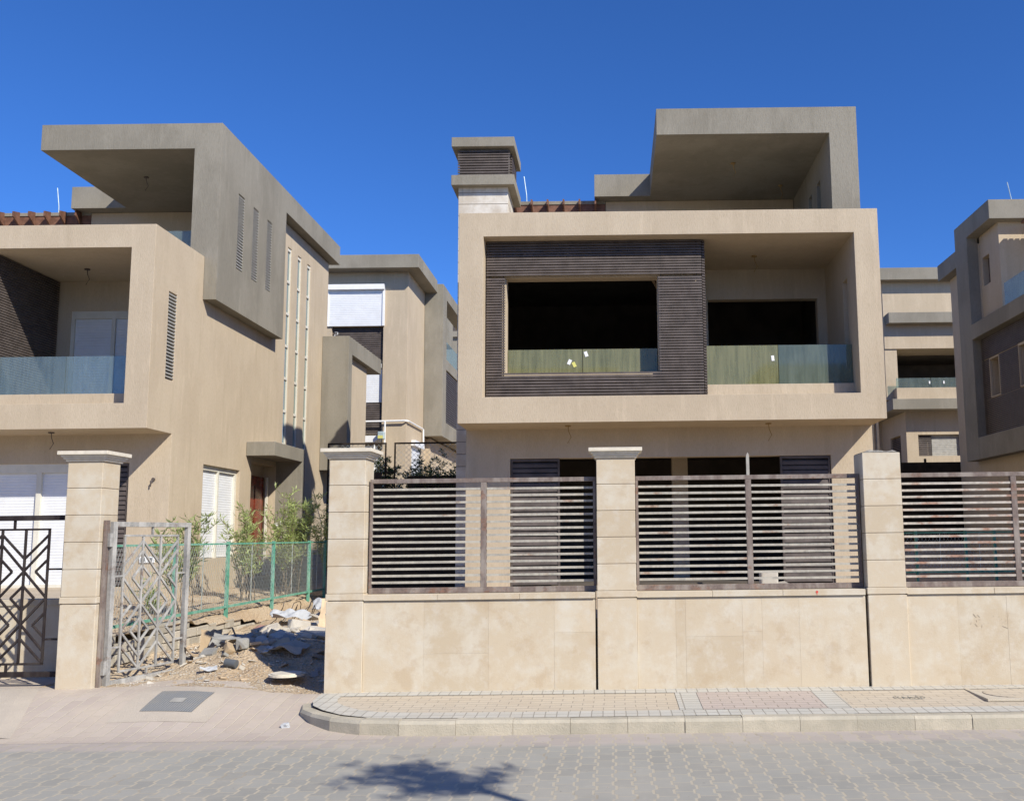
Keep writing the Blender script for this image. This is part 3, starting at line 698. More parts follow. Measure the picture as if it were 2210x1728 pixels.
# small painted house number
mb = MB(); X0, Z0, Y0 = -9.66, 8.72, 32.69
for a in ((0, .16, .10, .16), (.10, .16, .10, .08), (.10, .08, 0, .08), (0, .08, 0, 0), (0, 0, .10, 0)): mb.bar((X0+a[0], Y0, Z0+a[1]), (X0+a[2], Y0, Z0+a[3]), .02, .01)
part("house_number", mb, WHITEP, rb)

# gas pipe with meter on the rear house
gp = new_empty("gas_pipe", (-7.6, 32.5, 2)); tag(gp, "white gas pipe with meter box on the rear house", "pipe")
part("pipe", MB().tube([(-9.0, 32.48, 5.70), (-7.12, 32.48, 5.72), (-7.03, 32.6, 5.72), (-7.03, 35.1, 5.72), (-7.03, 35.2, 5.72), (-7.03, 35.25, 5.1)], .033, 8), WHITEP, gp)
part("pipe", MB().tube([(-7.80, 32.46, 5.70), (-7.80, 32.46, 4.9)], .03, 8).tube([(-8.0, 32.46, 5.1), (-8.12, 32.46, 5.05), (-8.15, 32.46, 4.8), (-8.15, 32.46, 2.2)], .033, 8), WHITEP, gp)
part("meter", MB().box(-8.0, -7.78, 32.28, 32.45, 5.08, 5.34), BLUEG, gp, bevel=.02)
part("meter_label", MB().box(-7.99, -7.82, 32.265, 32.277, 5.10, 5.20), YEL, gp)
ac = new_empty("air_conditioner", (-8.45, 46, 13.6)); tag(ac, "white air conditioner on the roof of the rear house", "air conditioner")
part("casing", MB().box(-8.75, -8.2, 45.6, 46.0, 13.35, 13.85), WHITEP, ac, bevel=.03)
part("grille", MB().tube([(-8.55, 45.55, 13.6), (-8.55, 45.6, 13.6)], .16, 14), PIPEG, ac)
part("stand", MB().box(-9.2, -7.9, 45.4, 46.6, 11.0, 13.34), GREY, ac)

# far tower house through the gap
fh = new_empty("far_villa", (-9, 60, 2)); tag(fh, "farthest pale house glimpsed beyond the gap beside the white chimney tower", "house")
part("wall", MB().box(-14, -6.5, 60, 70, 1.9, 13.6), TANL, fh)
part("tower_cap", MB().box(-11.0, -9.2, 58.8, 60.6, 15.6, 15.95), GREY, fh)
part("tower_louvre", MB().box(-10.8, -9.4, 59, 60.4, 14.6, 15.6), DARKM, fh)
part("tower_base", MB().box(-11.0, -9.2, 58.8, 60.6, 14.25, 14.6).box(-10.8, -9.4, 59.01, 60.4, 2.0, 14.25), GREY, fh)

# house behind, between the middle and the right house
dv = new_empty("rear_villa", (12, 36, 2)); tag(dv, "distant house with a small glazed balcony, seen right of the chimneyed house", "house")
part("wall", csg([P_(10.0, 16, 34.4, 37.7, 8.39, 10.90), P_(10.0, 16, 35.6, 37.7, 6.2, 8.39), P_(10.0, 10.45, 34.45, 35.6, 6.5, 8.39), P_(10.28, 16, 34.12, 34.45, 6.475, 6.9),
                  P_(10.69, 16, 34.6, 37.7, 1.2, 6.12), P_(8.6, 16, 37.7, 44, 1.2, 10.9),
                  M_(11.12, 12.7, 34.6, 34.85, 4.46, 5.24), M_(10.69, 10.9, 35.3, 36.6, 4.2, 5.3), M_(10.46, 15.9, 35.6, 37.6, 6.95, 8.36)]), TAN, dv, bevel=.008)
part("roof_slab", csg([P_(9.6, 16, 34.0, 44.3, 10.88, 11.33)]), GREY, dv, bevel=.01)
part("balcony_slab", csg([P_(10.08, 16, 34.0, 37.6, 9.27, 9.66)]), GREY, dv, bevel=.01)
part("balcony_slab", csg([P_(10.05, 16, 33.9, 37.6, 6.09, 6.47)]), GREY, dv, bevel=.01)
part("interior", csg([P_(10.47, 15.89, 35.605, 37.59, 6.96, 8.35), M_(10.49, 15.87, 35.605, 37.57, 6.98, 8.33)]), DARKIN, dv)  # dark lining over the tan walls puts the recess's shade into colour
gl_ = part("glass_panel", MB().box(10.3, 11.55, 34.2, 34.22, 6.9, 7.27).box(11.57, 15, 34.2, 34.22, 6.9, 7.27), GLASSC, dv)
for x_ in (11.48, 12.0): part("sticker", MB().box(x_, x_+.05, 34.19, 34.196, 7.05, 7.15), WHITEP, gl_)
mb = MB(); slats_y(mb, 11.13, 11.62, 34.7, 4.46, 5.24, .07, .045, .05); part("louvre", mb, DARKM, dv)
part("shutter", shutter_y(11.65, 12.7, 34.75, 4.46, 5.24, .065), SLOTM, dv)
mb = MB(); slats_x(mb, 35.3, 36.6, 10.76, 4.2, 5.3, .07, .045, .04, -1); part("louvre", mb, DARKM, dv)
mb = MB()
for i in range(4): mb.box(8.66+.17*i, 8.74+.17*i, 33.0, 33.1, 4.4, 5.6)
part("screen_posts", mb.box(8.6, 9.4, 32.95, 33.15, 5.6, 5.7).box(8.6, 9.4, 33.0, 33.1, 4.3, 4.4).box(9.3, 9.4, 33.1, 37.7, 4.3, 4.4), DARKM, dv)

# right house, seen from its shaded side
rv = new_empty("side_villa", (13, 19, .85)); tag(rv, "shaded house at the right edge with a louvred side wall", "house")
part("wall", csg([P_(9.30, 18, 13.7, 24.45, .2, 6.95), P_(9.35, 18, 23.2, 24.45, 6.95, 9.37), P_(9.31, 18, 24.45, 26.6, .2, 9.2),
                  M_(9.35, 9.6, 23.85, 24.3, 8.0, 8.75), M_(9.30, 9.6, 23.4, 23.95, 5.05, 6.0), M_(9.30, 9.6, 21.0, 22.2, 5.05, 6.05)]), TAN, rv, bevel=.008)
part("roof_frame", csg([P_(9.02, 18, 22.9, 25.3, 9.36, 9.85), P_(9.02, 9.31, 24.45, 25.3, 3.5, 9.36), P_(9.02, 18, 25.3, 26.75, 8.79, 9.25),
                        P_(9.02, 9.29, 13.5, 24.45, 6.62, 7.02), P_(9.02, 9.29, 13.5, 24.45, 3.5, 4.06), P_(9.02, 18, 13.5, 13.69, 3.5, 4.06), P_(9.02, 18, 13.5, 13.69, 6.62, 7.02)]), GREY, rv, bevel=.01)
mb = MB()
for (y0, y1, z0, z1) in ((13.7, 24.44, 4.06, 5.0), (13.7, 24.44, 6.05, 6.62), (24.0, 24.44, 5.0, 6.05), (22.25, 23.35, 5.0, 6.05), (13.7, 20.95, 5.0, 6.05)):
    slats_x(mb, y0, y1, 9.235, z0, z1, .0466, .03, .04, -1)
part("louvre_screen", mb, DARKM, rv)
part("window_surround", csg([P_(9.235, 9.29, 23.37, 23.98, 5.02, 6.03), M_(9.2, 9.29, 23.4, 23.95, 5.05, 6.0)]), TAN, rv)
part("window_surround", csg([P_(9.235, 9.29, 20.97, 22.23, 5.02, 6.08), M_(9.2, 9.29, 21.0, 22.2, 5.05, 6.0)]), TAN, rv)
part("glass_panel", MB().box(9.20, 9.215, 13.8, 22.7, 7.02, 7.66), GLASSC, rv)
pg = part("pergola", MB().box(9.85, 18, 20.6, 20.72, 8.95, 9.2), WOODR, rv)
for i in range(34): part("rafter", MB().box(9.80+.15*i, 9.90+.15*i, 20.2, 22.88, 9.21, 9.28), WOODR, pg)
part("lightning_rod", MB().tube([(9.95, 23.6, 9.85), (9.83, 23.6, 10.55)], .013, 6), BLUEG, rv)

for (y0, y1, z1) in ((23.4, 23.95, 6.0), (21.0, 22.2, 6.05)): part("dark_window_panel", MB().box(9.50, 9.52, y0+.01, y1-.01, 5.06, z1-.01), DARKM, rv)  # dark panels added as the shade inside the window recesses
part("dark_window_panel", MB().box(9.50, 9.52, 23.86, 24.29, 8.01, 8.74), DARKM, rv)
rv.location.x += 0.38; rv.location.z += 0.05
o = part("shade_panel", MB().box(7.2, 10.55, 27.3, 27.35, .8, 3.70).box(7.2, 7.26, 27.26, 27.39, .8, 3.8).box(8.9, 8.96, 27.26, 27.3, .8, 3.8), BLACKC); tag(o, "dark panel added as shade between the rightmost houses, seen through the third railing", "fence")  # black panel added in place of a wall lying in shade
# houses on the far side of the street, behind the viewer
for i, (x0_, lab) in enumerate(((-24, "tan house across the street, farthest left behind the viewer"), (-10.5, "tan house across the street, straight behind the viewer"), (3, "tan house across the street, right behind the viewer"))):
    oh = new_empty("opposite_villa", (x0_+5, -16, 0)); tag(oh, lab, "house")
    part("wall", csg([P_(x0_, x0_+10.5, -26, -14, 0, 3.5), P_(x0_, x0_+10.5, -26, -13, 3.5, 7.1), P_(x0_+5, x0_+10, -24, -16, 7.1, 9.6),
                      M_(x0_+1, x0_+6, -13.8, -13, 4.1, 6.6), M_(x0_+7, x0_+9, -13.3, -13, 4.3, 6.3), M_(x0_+2, x0_+8, -14.5, -14, 0.6, 3.0)]), TAN, oh)
    part("roof_frame", MB().box(x0_+4.5, x0_+10.8, -24.5, -15, 9.605, 10.1), GREY, oh)

# ------------------------------------------------------------------ boundary wall with pillars and railings
bw = new_empty("boundary_wall", (3, 9.95, .12)); tag(bw, "pale limestone wall with three pillars and rusty slatted railings in front", "wall")
def pillar(parent, x0, x1, zb, cap=True, ztop=2.555, name="pillar"):
    y0, y1 = 9.90, 10.25; mb = MB()
    z = 1.150; n_ = 5; h = (ztop-z-(.0 if cap else 0))/n_
    for i in range(n_):
        e = [random.uniform(-.0015, .0015) for _ in range(4)]
        mb.box(x0+e[0], x1+e[1], y0+e[2], y1+e[3], z+.0025, z+h-.0025); z += h
    mb.box(x0+.01, x1-.01, y0+.01, y1-.01, 1.0, ztop-.01)
    mb.box(x0-.008, x1+.008, y0-.008, y1+.008, 1.085, 1.150)
    mb.box(x0-.002, x1+.002, y0-.002, y1+.002, zb, 1.074)
    o = part(name, mb, STONE, parent, bevel=0.005) if parent else part(name, mb, STONE, bevel=0.005)
    if cap:
        c = MB(); zt = ztop
        for dz, ov in ((0, .018), (.022, .036), (.044, .052)): c.box(x0-ov, x1+ov, y0-ov, y1+ov, zt+dz, zt+dz+.022)
        c.box(x0-.078, x1+.078, y0-.078, y1+.078, zt+.066, zt+.104)
        part("cap", c, CAPST, o, bevel=0.003)
    else:
        c = MB(); N = 15
        for j in range(N):
            for i in range(N):
                u, v = i/(N-1), j/(N-1); e = min(u, 1-u, v, 1-v); hh = min(e*7, 1)*.5
                zz = ztop+.002+hh*(.018+.05*max(0, mnoise.noise((u*5, v*5, 2))+.25)+.02*mnoise.noise((u*19, v*19, 4)))
                c.v.append((x0+.005+(x1-x0-.01)*u, y0+.005+(y1-y0-.01)*v, zz))
        for j in range(N-1):
            for i in range(N-1): c.f.append((j*N+i, j*N+i+1, (j+1)*N+i+1, (j+1)*N+i))
        part("mortar", c, ROUGHC, o)
    return o
PX = [(-2.946, -2.570), (-.176, .223), (2.588, 2.982), (5.40, 5.79), (8.2, 8.6)]
for i, (a, b) in enumerate(PX): pillar(bw, a, b, .13, cap=(i != 2), ztop=2.535 if i != 1 else 2.51)
def panel(x0, x1, cuts):
    mb = MB(); xs = [x0]+cuts+[x1]
    for a, b in zip(xs[:-1], xs[1:]):
        e = random.uniform(0, .002)
        if random.random() < .4:
            zc = random.uniform(.5, .75); mb.box(a+.0004, b-.0004, 9.918+e, 10.2, .12, zc-.0004); mb.box(a+.0004, b-.0004, 9.9185+e, 10.2, zc+.0004, 1.068)
        else: mb.box(a+.0004, b-.0004, 9.918+e, 10.2, .12, 1.068)
    part("wall_panel", mb, STONE, bw, bevel=0.0008)
    c = MB(); xs2 = [x0+(x1-x0)*k/3+(random.uniform(-.1, .1) if 0 < k < 3 else 0) for k in range(4)]
    for a, b in zip(xs2[:-1], xs2[1:]): c.box(a+.001, b-.001, 9.895, 10.22, 1.078, 1.138)
    part("coping", c, STONE, bw, bevel=0.004)
    part("recess_strip", MB().box(x0, x1, 9.925, 10.18, 1.06, 1.080), SLOTM, bw)
panel(-2.566, -.200, [-1.95, -1.29, -.62]); panel(.227, 2.562, [.62, .72, 1.30, 1.50, 1.88]); panel(2.986, 5.396, [3.5, 4.0, 4.6, 5.0]); panel(5.79, 8.2, [6.4, 7.0, 7.6])
def railing(x0, x1, xm, m):
    y0, y1 = 10.035, 10.085
    f = MB().box(x0, x1, y0, y1, 2.28, 2.325).box(x0, x1, y0, y1, 1.142, 1.197).box(x0, x0+.028, y0, y1, 1.197, 2.28).box(x1-.03, x1, y0, y1, 1.197, 2.28).box(xm-.03, xm+.03, y0, y1, 1.197, 2.28)
    r_ = part("railing", f, RUSTF, bw, bevel=0.003)
    for a, b in ((x0+.03, xm-.032), (xm+.032, x1-.032)):
        mb = MB()
        for i in range(15):
            z = 2.213-i*.0687; j = random.uniform(-.002, .002); k = random.uniform(-.002, .002)
            mb.add([(a, y0+.004, z-.011+j), (b, y0+.004, z-.011+k), (b, y1-.004, z-.011+k), (a, y1-.004, z-.011+j), (a, y0+.004, z+.012+j), (b, y0+.004, z+.012+k), (b, y1-.004, z+.012+k), (a, y1-.004, z+.012+j)],
                   [(0, 3, 2, 1), (4, 5, 6, 7), (0, 1, 5, 4), (1, 2, 6, 5), (2, 3, 7, 6), (3, 0, 4, 7)])
        part("slats", mb, m, r_)
railing(-2.553, -.185, -1.362, SLATM); railing(.230, 2.578, 1.415, SLATM); railing(2.995, 5.395, 4.20, SLATR); railing(5.80, 8.19, 7.0, SLATR)
part("paint_mark", MB().tube([(2.065, 9.8925, 1.115), (2.065, 9.8945, 1.115)], .013, 14).box(2.062, 2.068, 9.8928, 9.8944, 1.085, 1.104), REDP, bw)
# faint scratched lines on the wall
mb = MB()
for k in range(16):
    x_ = 3.60+random.uniform(0, .42); z_ = .79-random.uniform(-.06, .06)
    mb.bar((x_, 9.9170, z_), (x_+random.uniform(-.03, .04), 9.9170, z_+random.uniform(-.02, .04)), .0018, .0022, up=(0, 1, 0))
part("scratches", mb, simple("scratch", (.42, .35, .26)), bw)

gpil = pillar(None, -5.665, -5.30, .18, True, 2.54, "gate_pillar"); tag(gpil, "capped limestone pillar between the black gate and the open gate", "pillar")

# ------------------------------------------------------------------ gates
def gate(name, label, w_, zb, zt, cell, mat, loc, ang):
    """leaf in its own XZ plane, hinge at x=0"""
    r_ = new_empty(name, loc); r_.rotation_euler.z = ang; tag(r_, label, "gate", "patterned metal gates")
    T = .052; H = zt-zb
    def K(n, mb, m, p):
        me = bpy.data.meshes.new(n); me.from_pydata(mb.v, [], mb.f); me.materials.append(m)
        o = bpy.data.objects.new(n, me); col.objects.link(o); o.parent = p
        b = o.modifiers.new("bevel", 'BEVEL'); b.width = .002; b.segments = 1; b.limit_method = 'ANGLE'
        return o
    fr = MB().box(0, T, -T/2, T/2, 0, H).box(w_-T, w_, -T/2, T/2, 0, H).box(T, w_-T, -T/2, T/2, H-T, H).box(T, w_-T, -T/2, T/2, 0, T)
    K("frame", fr, mat, r_)
    ix0 = (w_-3*cell)/2; iz1 = H-.145; iz0 = .13; ih = iz1-iz0; hp = ih/5.04
    lat = MB(); t = .022
    for k in range(4): x_ = ix0+k*cell; lat.box(x_-t/2, x_+t/2, -t/2, t/2, iz0, iz1)
    for z in (iz0, iz1): lat.box(ix0-t/2, ix0+3*cell+t/2, -t/2, t/2, z-t/2, z+t/2)
    for z in (iz0+ih*.18, iz0+ih*.70):
        lat.box(T, ix0-t/2, -t/2, t/2, z-.01, z+.01); lat.box(ix0+3*cell+t/2, w_-T, -t/2, t/2, z-.01, z+.01)
    lat.box(w_/2-t/2, w_/2+t/2, -t/2, t/2, iz1+t/2, H-T); lat.box(w_/2-t/2, w_/2+t/2, -t/2, t/2, T, iz0-t/2)
    def seg(u0, q0, u1, q1):
        # u in cells, q in half periods measured down from the frame top
        z0_, z1_ = iz1-q0*hp, iz1-q1*hp
        def cl(ua, za, ub, zb_):
            if za > iz1: ua = ua+(ub-ua)*(za-iz1)/(za-zb_); za = iz1
            if za < iz0: ua = ua+(ub-ua)*(iz0-za)/(zb_-za); za = iz0
            return ua, za
        a = cl(u0, z0_, u1, z1_); b = cl(u1, z1_, u0, z0_)
        if abs(a[1]-b[1]) < .01: return
        lat.bar((ix0+a[0]*cell, 0, a[1]), (ix0+b[0]*cell, 0, b[1]), t, t*.95, up=(0, 1, 0))
    for c in range(3):
        even = (c % 2 == 0)
        # main lattice nodes: on verticals 0,2 at q=1.58,3.58 ; on 1,3 at q=2.58,4.58,0.62
        for q in (1.58, 3.58):
            for s_ in (-1, 1):
                if even: seg(c, q, c+1, q+s_)
                else: seg(c+1, q, c, q+s_)
        q = 1.12
        if even: seg(c, q, c+1, q-.92); 
        else: seg(c+1, q, c, q-.92)
        q = 4.10
        if even: seg(c, q, c+1, q+.92)
        else: seg(c+1, q, c, q+.92)
        # diamonds: on verticals 1,3 at q=1.60,3.60 ; on 0,2 at q=2.60
        for q in (1.60, 3.60, 2.60):
            on_odd = q != 2.60
            u = (c+1 if even else c) if on_odd else (c if even else c+1)
            d_ = (-1 if u > c else 1)
            seg(u, q-.46, u+d_*.5, q); seg(u+d_*.5, q, u, q+.46)
    K("lattice", lat, mat, r_)
    return r_, K
gt, K_ = gate("metal_gate", "closed black gate with diamond lattice at the left edge", 1.17, .34, 1.99, .245, GATEB, (-6.86, 10.06, .34), 0)
K_("hinge_post", MB().box(-.09, -.04, -.03, .03, -.14, 1.72), GATEB, gt)
gt, K_ = gate("metal_gate", "weathered grey gate with diamond lattice standing open beside the pillar", 1.15, .24, 1.92, .262, GATEG, (-5.235, 10.02, .235), math.atan2(1.10, .32))
K_("hinge", MB().box(-.035, .0, -.02, .02, 1.42, 1.56), GATEG, gt); K_("hinge", MB().box(-.035, .0, -.02, .02, .12, .26), GATEG, gt)
hp_ = part("hinge_post", MB().box(-5.292, -5.262, 9.96, 10.03, .2, 1.93), RUSTF, bevel=.002); tag(hp_, "rusty flat steel hinge post fixed to the gate pillar's right side", "post")

# low wall behind the black gate
lw = part("low_wall", MB().box(-12, -5.66, 10.72, 10.83, .15, 1.02).box(-12, -5.64, 10.70, 10.85, 1.02, 1.09), STONE, bevel=.004); tag(lw, "low plastered terrace wall behind the black gate", "wall")
# block retaining wall along the lane
rw = MB(); x0 = -5.84; rr = random.Random(3)
for c in range(4):
    y = 10.86-(0.2 if c % 2 else 0); z = .16+c*.125
    while y < 20.6:
        L = .33; ztop = z+.115
        if ztop < walltop(y)+.02 and not (ztop > walltop(y)-.08 and rr.random() < .15): 
            e = rr.uniform(-.016, .02); rw.box(x0-.15, x0+.03+e, max(y, 10.86), y+L-rr.uniform(.012, .02), z, ztop+rr.uniform(-.004, .004))
        y += L
o = part("block_wall", rw, BLOCKM, bevel=.006); tag(o, "crumbling concrete block wall beside the rubble lane", "wall")

# ------------------------------------------------------------------ green wire fences
def wire_fence(label, p0, p1, posts, z0, z1, pitch=.07, extra_bar=True):
    p0 = Vector(p0); p1 = Vector(p1); L = (p1-p0).length; d = (p1-p0)/L
    r_ = new_empty("wire_fence", ((p0.x+p1.x)/2, (p0.y+p1.y)/2, z0)); tag(r_, label, "fence")
    P = lambda s, z: (p0.x+d.x*s, p0.y+d.y*s, z)
    part("top_rail", MB().bar(P(0, z1), P(L, z1), .03, .026), GREENP, r_)
    part("bottom_rail", MB().bar(P(0, z0+.06), P(L, z0+.06), .03, .035), GREENP, r_)
    nrm = Vector((-d.y, d.x, 0))
    for s in posts:
        a = P(s, z0-.12); 
        m = MB().bar(P(s, z0-.12), P(s, z1+.03), .06, .012, up=tuple(d)).bar(P(s+.022, z0-.12), P(s+.022, z1+.03), .008, .05, up=tuple(d))
        part("post", m, GREENP, r_)
    for s in [(a+b)/2 for a, b in zip(posts[:-1], posts[1:])]: part("stay", MB().bar(P(s, z0+.06), P(s, z1), .010, .010), WIREG, r_)
    m = MB(); s = -(z1-z0)
    H = z1-z0-.07
    while s < L:
        for sg in (1, -1):
            sa, sb = (s, s+H*.55) if sg > 0 else (s+H*.55, s)
            za, zb_ = z0+.07, z1
            def clip(sa, za, sb, zb_):
                if sa < 0: t = (0-sa)/(sb-sa); sa, za = 0, za+(zb_-za)*t
                if sa > L: t = (L-sa)/(sb-sa); sa, za = L, za+(zb_-za)*t
                return sa, za
            if max(sa, sb) <= 0 or min(sa, sb) >= L: continue
            A = clip(sa, za, sb, zb_); B = clip(sb, zb_, sa, za)
            m.bar(P(A[0], A[1]), P(B[0], B[1]), .0023)
        s += pitch
    part("wire_mesh", m, WIREG, r_)
    return r_
wire_fence("green framed wire fence along the planted strip by the rubble lane", (-5.87, 11.35, 0), (-5.87, 19.6, 0), [1.55, 3.3, 5.25, 7.2, 8.2], .66, 1.66)
wire_fence("green framed wire fence on the shaded plot behind the rightmost railing", (5.6, 18.9, 0), (9.6, 18.6, 0), [.3, 1.25, 1.8, 2.8, 3.8], .88, 1.70)
# dark mesh fence behind
r_ = new_empty("mesh_fence", (-5.4, 24, 1)); tag(r_, "black framed mesh fence in front of the rear house", "fence")
f = MB()
for a, b in ((-7.2, -5.72), (-5.52, -3.2)):
    f.box(a, b, 24, 24.035, 4.08, 4.12).box(a, a+.035, 24, 24.035, .8, 4.08).box(b-.035, b, 24, 24.035, .8, 4.08)
for z in (3.0, 3.35, 2.6): f.box(-5.72, -5.52, 24, 24.03, z, z+.03)
part("frame", f, BLACKC, r_)
m = MB()
for a, b in ((-7.2, -5.72), (-5.52, -3.2)):
    s = a-2.9
    while s < b:
        for (sa, sb) in ((s, s+2.9), (s+2.9, s)):
            za, zb_ = 1.2, 4.08; A = [sa, za]; B = [sb, zb_]
            for U, W_ in ((A, B), (B, A)):
                for lim, cond in ((a, U[0] < a), (b, U[0] > b)):
                    if cond and W_[0] != U[0]: t = (lim-U[0])/(W_[0]-U[0]); U[1] += (W_[1]-U[1])*t; U[0] = lim
            if a-1e-6 <= A[0] <= b+1e-6 and a-1e-6 <= B[0] <= b+1e-6 and abs(A[0]-B[0]) > .01: m.bar((A[0], 24.02, A[1]), (B[0], 24.02, B[1]), .006)
        s += .13
part("mesh", m, WIREG, r_)
o = part("shade_panel", MB().box(-4.85, -2.85, 19.0, 19.05, .5, 2.70).box(-4.9, -4.84, 18.97, 19.08, .5, 3.05).box(-4.84, -4.62, 19.0, 19.06, 2.70, 3.02), BLACKC); tag(o, "black shade cloth panel closing the lane behind the railing", "fence")

# ------------------------------------------------------------------ plants
def leaves(mb, c, n, length, width, rnd, upb=.35):
    for _ in range(n):
        a = rnd.uniform(0, 2*math.pi); e = rnd.uniform(-.3, 1.1)
        d = Vector((math.cos(a)*math.cos(e), math.sin(a)*math.cos(e), math.sin(e)+upb*.3)).normalized()
        s = d.cross(Vector((rnd.uniform(-1, 1), rnd.uniform(-1, 1), 1))).normalized(); L = length*rnd.uniform(.7, 1.2); w_ = width*rnd.uniform(.8, 1.2)
        p = Vector(c)+d*.008; nrm = d.cross(s)*.12*L
        mb.add([p, p+d*L*.45+s*w_*.5+nrm, p+d*L, p+d*L*.45-s*w_*.5+nrm], [(0, 1, 2, 3)])
def oleander(label, x, y, z, h, spread, nst, seed, mat=LEAF, ll=.135, lw=.024, cat="bush", low=.38, name="oleander_bush", whorls=11, nl=8):
    rnd = random.Random(seed); r_ = new_empty(name, (x, y, z)); tag(r_, label, cat)
    st = MB(); lf = MB()
    for i in range(nst):
        a = rnd.uniform(0, 2*math.pi); sp = spread*rnd.uniform(.15, 1.0); hh = h*rnd.uniform(.62, 1.0)
        bx, by = x+rnd.uniform(-.35, .35)*spread, y+rnd.uniform(-.6, .6)*spread
        pts = []
        for k in range(6):
            t = k/5; pts.append(Vector((bx+math.cos(a)*sp*t**1.3+rnd.uniform(-.02, .02), by+math.sin(a)*sp*t**1.3+rnd.uniform(-.02, .02), z+hh*t)))
        st.tube(pts, .010, 5, .003)
        for k in range(whorls):
            t = low+(1-low)*(k+rnd.random())/whorls; t = min(t, 1)
            i0 = min(int(t*5), 4); p = pts[i0].lerp(pts[i0+1], t*5-i0)
            leaves(lf, p, nl, ll, lw, rnd)
            if rnd.random() < .75:
                aa = rnd.uniform(0, 2*math.pi); q = p+Vector((math.cos(aa), math.sin(aa), .9))*rnd.uniform(.06, .20)
                st.tube([p, q], .004, 4); leaves(lf, q, nl, ll, lw, rnd); leaves(lf, p.lerp(q, .5), nl//2, ll, lw, rnd)
    part("stems", st, BARK, r_); part("foliage", lf, mat, r_)
    return r_
G = dict()
oleander("sparse young oleander in front of the white side shutter", -6.20, 14.0, .62, 1.52, .45, 8, 1, whorls=9, nl=6)
oleander("tall oleander in front of the red door", -6.50, 17.3, .62, 1.75, .42, 9, 2, whorls=11, nl=6)
oleander("dense oleander in front of the grey canopy wall", -6.35, 18.9, .62, 1.98, .50, 15, 3, whorls=12, nl=6)
oleander("bushy oleander close behind the railing wall's end pillar", -5.75, 20.6, .55, 1.80, .65, 24, 4, whorls=12, nl=7)
oleander("small low oleander sprig between fence and garden wall", -6.15, 12.9, .60, .5, .18, 3, 5, whorls=5, nl=5)
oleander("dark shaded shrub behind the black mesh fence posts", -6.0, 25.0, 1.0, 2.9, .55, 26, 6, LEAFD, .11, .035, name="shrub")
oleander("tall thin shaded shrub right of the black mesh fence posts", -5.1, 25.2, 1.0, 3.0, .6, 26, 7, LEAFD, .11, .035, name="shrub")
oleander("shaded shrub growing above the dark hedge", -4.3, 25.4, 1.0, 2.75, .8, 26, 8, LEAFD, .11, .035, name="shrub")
# hedge
hm = MB(); rnd = random.Random(11)
for _ in range(5200):
    p = Vector((rnd.uniform(-4.75, -3.35), rnd.uniform(21.6, 22.3), rnd.uniform(.9, 3.22)))
    leaves(hm, p, 1, .07, .035, rnd)
hd = new_empty("hedge", (-4.05, 22, .6)); tag(hd, "dark clipped hedge seen just above the first railing", "hedge")
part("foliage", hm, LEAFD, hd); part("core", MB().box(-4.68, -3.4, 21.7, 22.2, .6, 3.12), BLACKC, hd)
# leaf litter under the oleanders
lt = MB(); rnd = random.Random(21)
for _ in range(1500):
    x_, y_ = rnd.uniform(-7.3, -5.9), rnd.uniform(12.2, 19.5)
    leaves(lt, (x_, y_, gardz(x_, y_)+.006), 1, .05, .012, rnd, -1.5)
tag(part("leaf_litter", lt, LITTER), "dry leaves scattered on the planted strip", "leaves", kind='stuff')

# street tree on the near side of the road: only its shadow falls into the picture
def tree(x, y, h, crown, r, seed):
    rnd = random.Random(seed); t_ = new_empty("street_tree", (x, y, 0)); tag(t_, "young street tree on the near side of the road", "tree")
    tr = MB().tube([(x, y, -.02), (x+.05, y-.03, h*.3), (x-.05, y+.02, h*.6), (crown[0], crown[1], crown[2]-.3)], .09, 8, .04); lf = MB()
    for i in range(15):
        a = rnd.uniform(0, 2*math.pi); e = rnd.uniform(-.1, .9); d = Vector((math.cos(a)*math.cos(e), math.sin(a)*math.cos(e)*.9, math.sin(e)*.7))
        q = Vector(crown)+d*r*rnd.uniform(.6, 1.0); b = Vector(crown)-Vector((0, 0, .3)); tr.tube([b, b.lerp(q, .5)+Vector((0, 0, .08)), q], .025, 5, .006)
        for k in range(9):
            p = b.lerp(q, .30+.75*rnd.random())+Vector((rnd.gauss(0, .05), rnd.gauss(0, .05), rnd.gauss(0, .04)))
            leaves(lf, p, 5, .17, .035, rnd)
    part("trunk", tr, BARK, t_); part("crown", lf, LEAF, t_)
tc = Vector((-1.20, 7.0, 0))+Vector((1.03, -1.0, 1.10))*4.7
tree(4.2, 1.6, 4.6, tuple(tc), .70, 5)

# ------------------------------------------------------------------ street details
def rotq(pts, dz): return [(p[0], p[1], drz(p[0], p[1])+dz) for p in pts]
# concrete apron and grate in the driveway
mc = new_empty("drain_cover", (-4.42, 10.1, .2)); tag(mc, "square grey grate set in a concrete patch on the driveway", "drain cover")
def slab(pts, dz, t=.01):
    n = 5; mb = MB()
    for j in range(n+1):
        for i in range(n+1):
            u, v = i/n, j/n
            a = Vector(pts[0]).lerp(Vector(pts[1]), u); b = Vector(pts[3]).lerp(Vector(pts[2]), u); p = a.lerp(b, v)
            mb.v.append((p.x, p.y, drz(p.x, p.y)+dz))
    for j in range(n):
        for i in range(n): mb.f.append((j*(n+1)+i, j*(n+1)+i+1, (j+1)*(n+1)+i+1, (j+1)*(n+1)+i))
    return mb
part("concrete_patch", slab([(-4.66, 8.98), (-3.76, 9.02), (-3.84, 9.94), (-4.72, 9.94)], .0022), PATCHM, mc)
part("grate", slab([(-4.47, 9.22), (-3.98, 9.22), (-3.98, 9.74), (-4.50, 9.74)], .0055), IRON, mc)
part("grate_plate", slab([(-4.29, 9.42), (-4.16, 9.42), (-4.16, 9.53), (-4.29, 9.53)], .0085), SLOTM, mc)
mh = new_empty("manhole_cover", (3.8, 9.45, .15)); tag(mh, "square concrete manhole frame in the pavement at the right edge", "manhole cover")
zc = pvz(9.5)
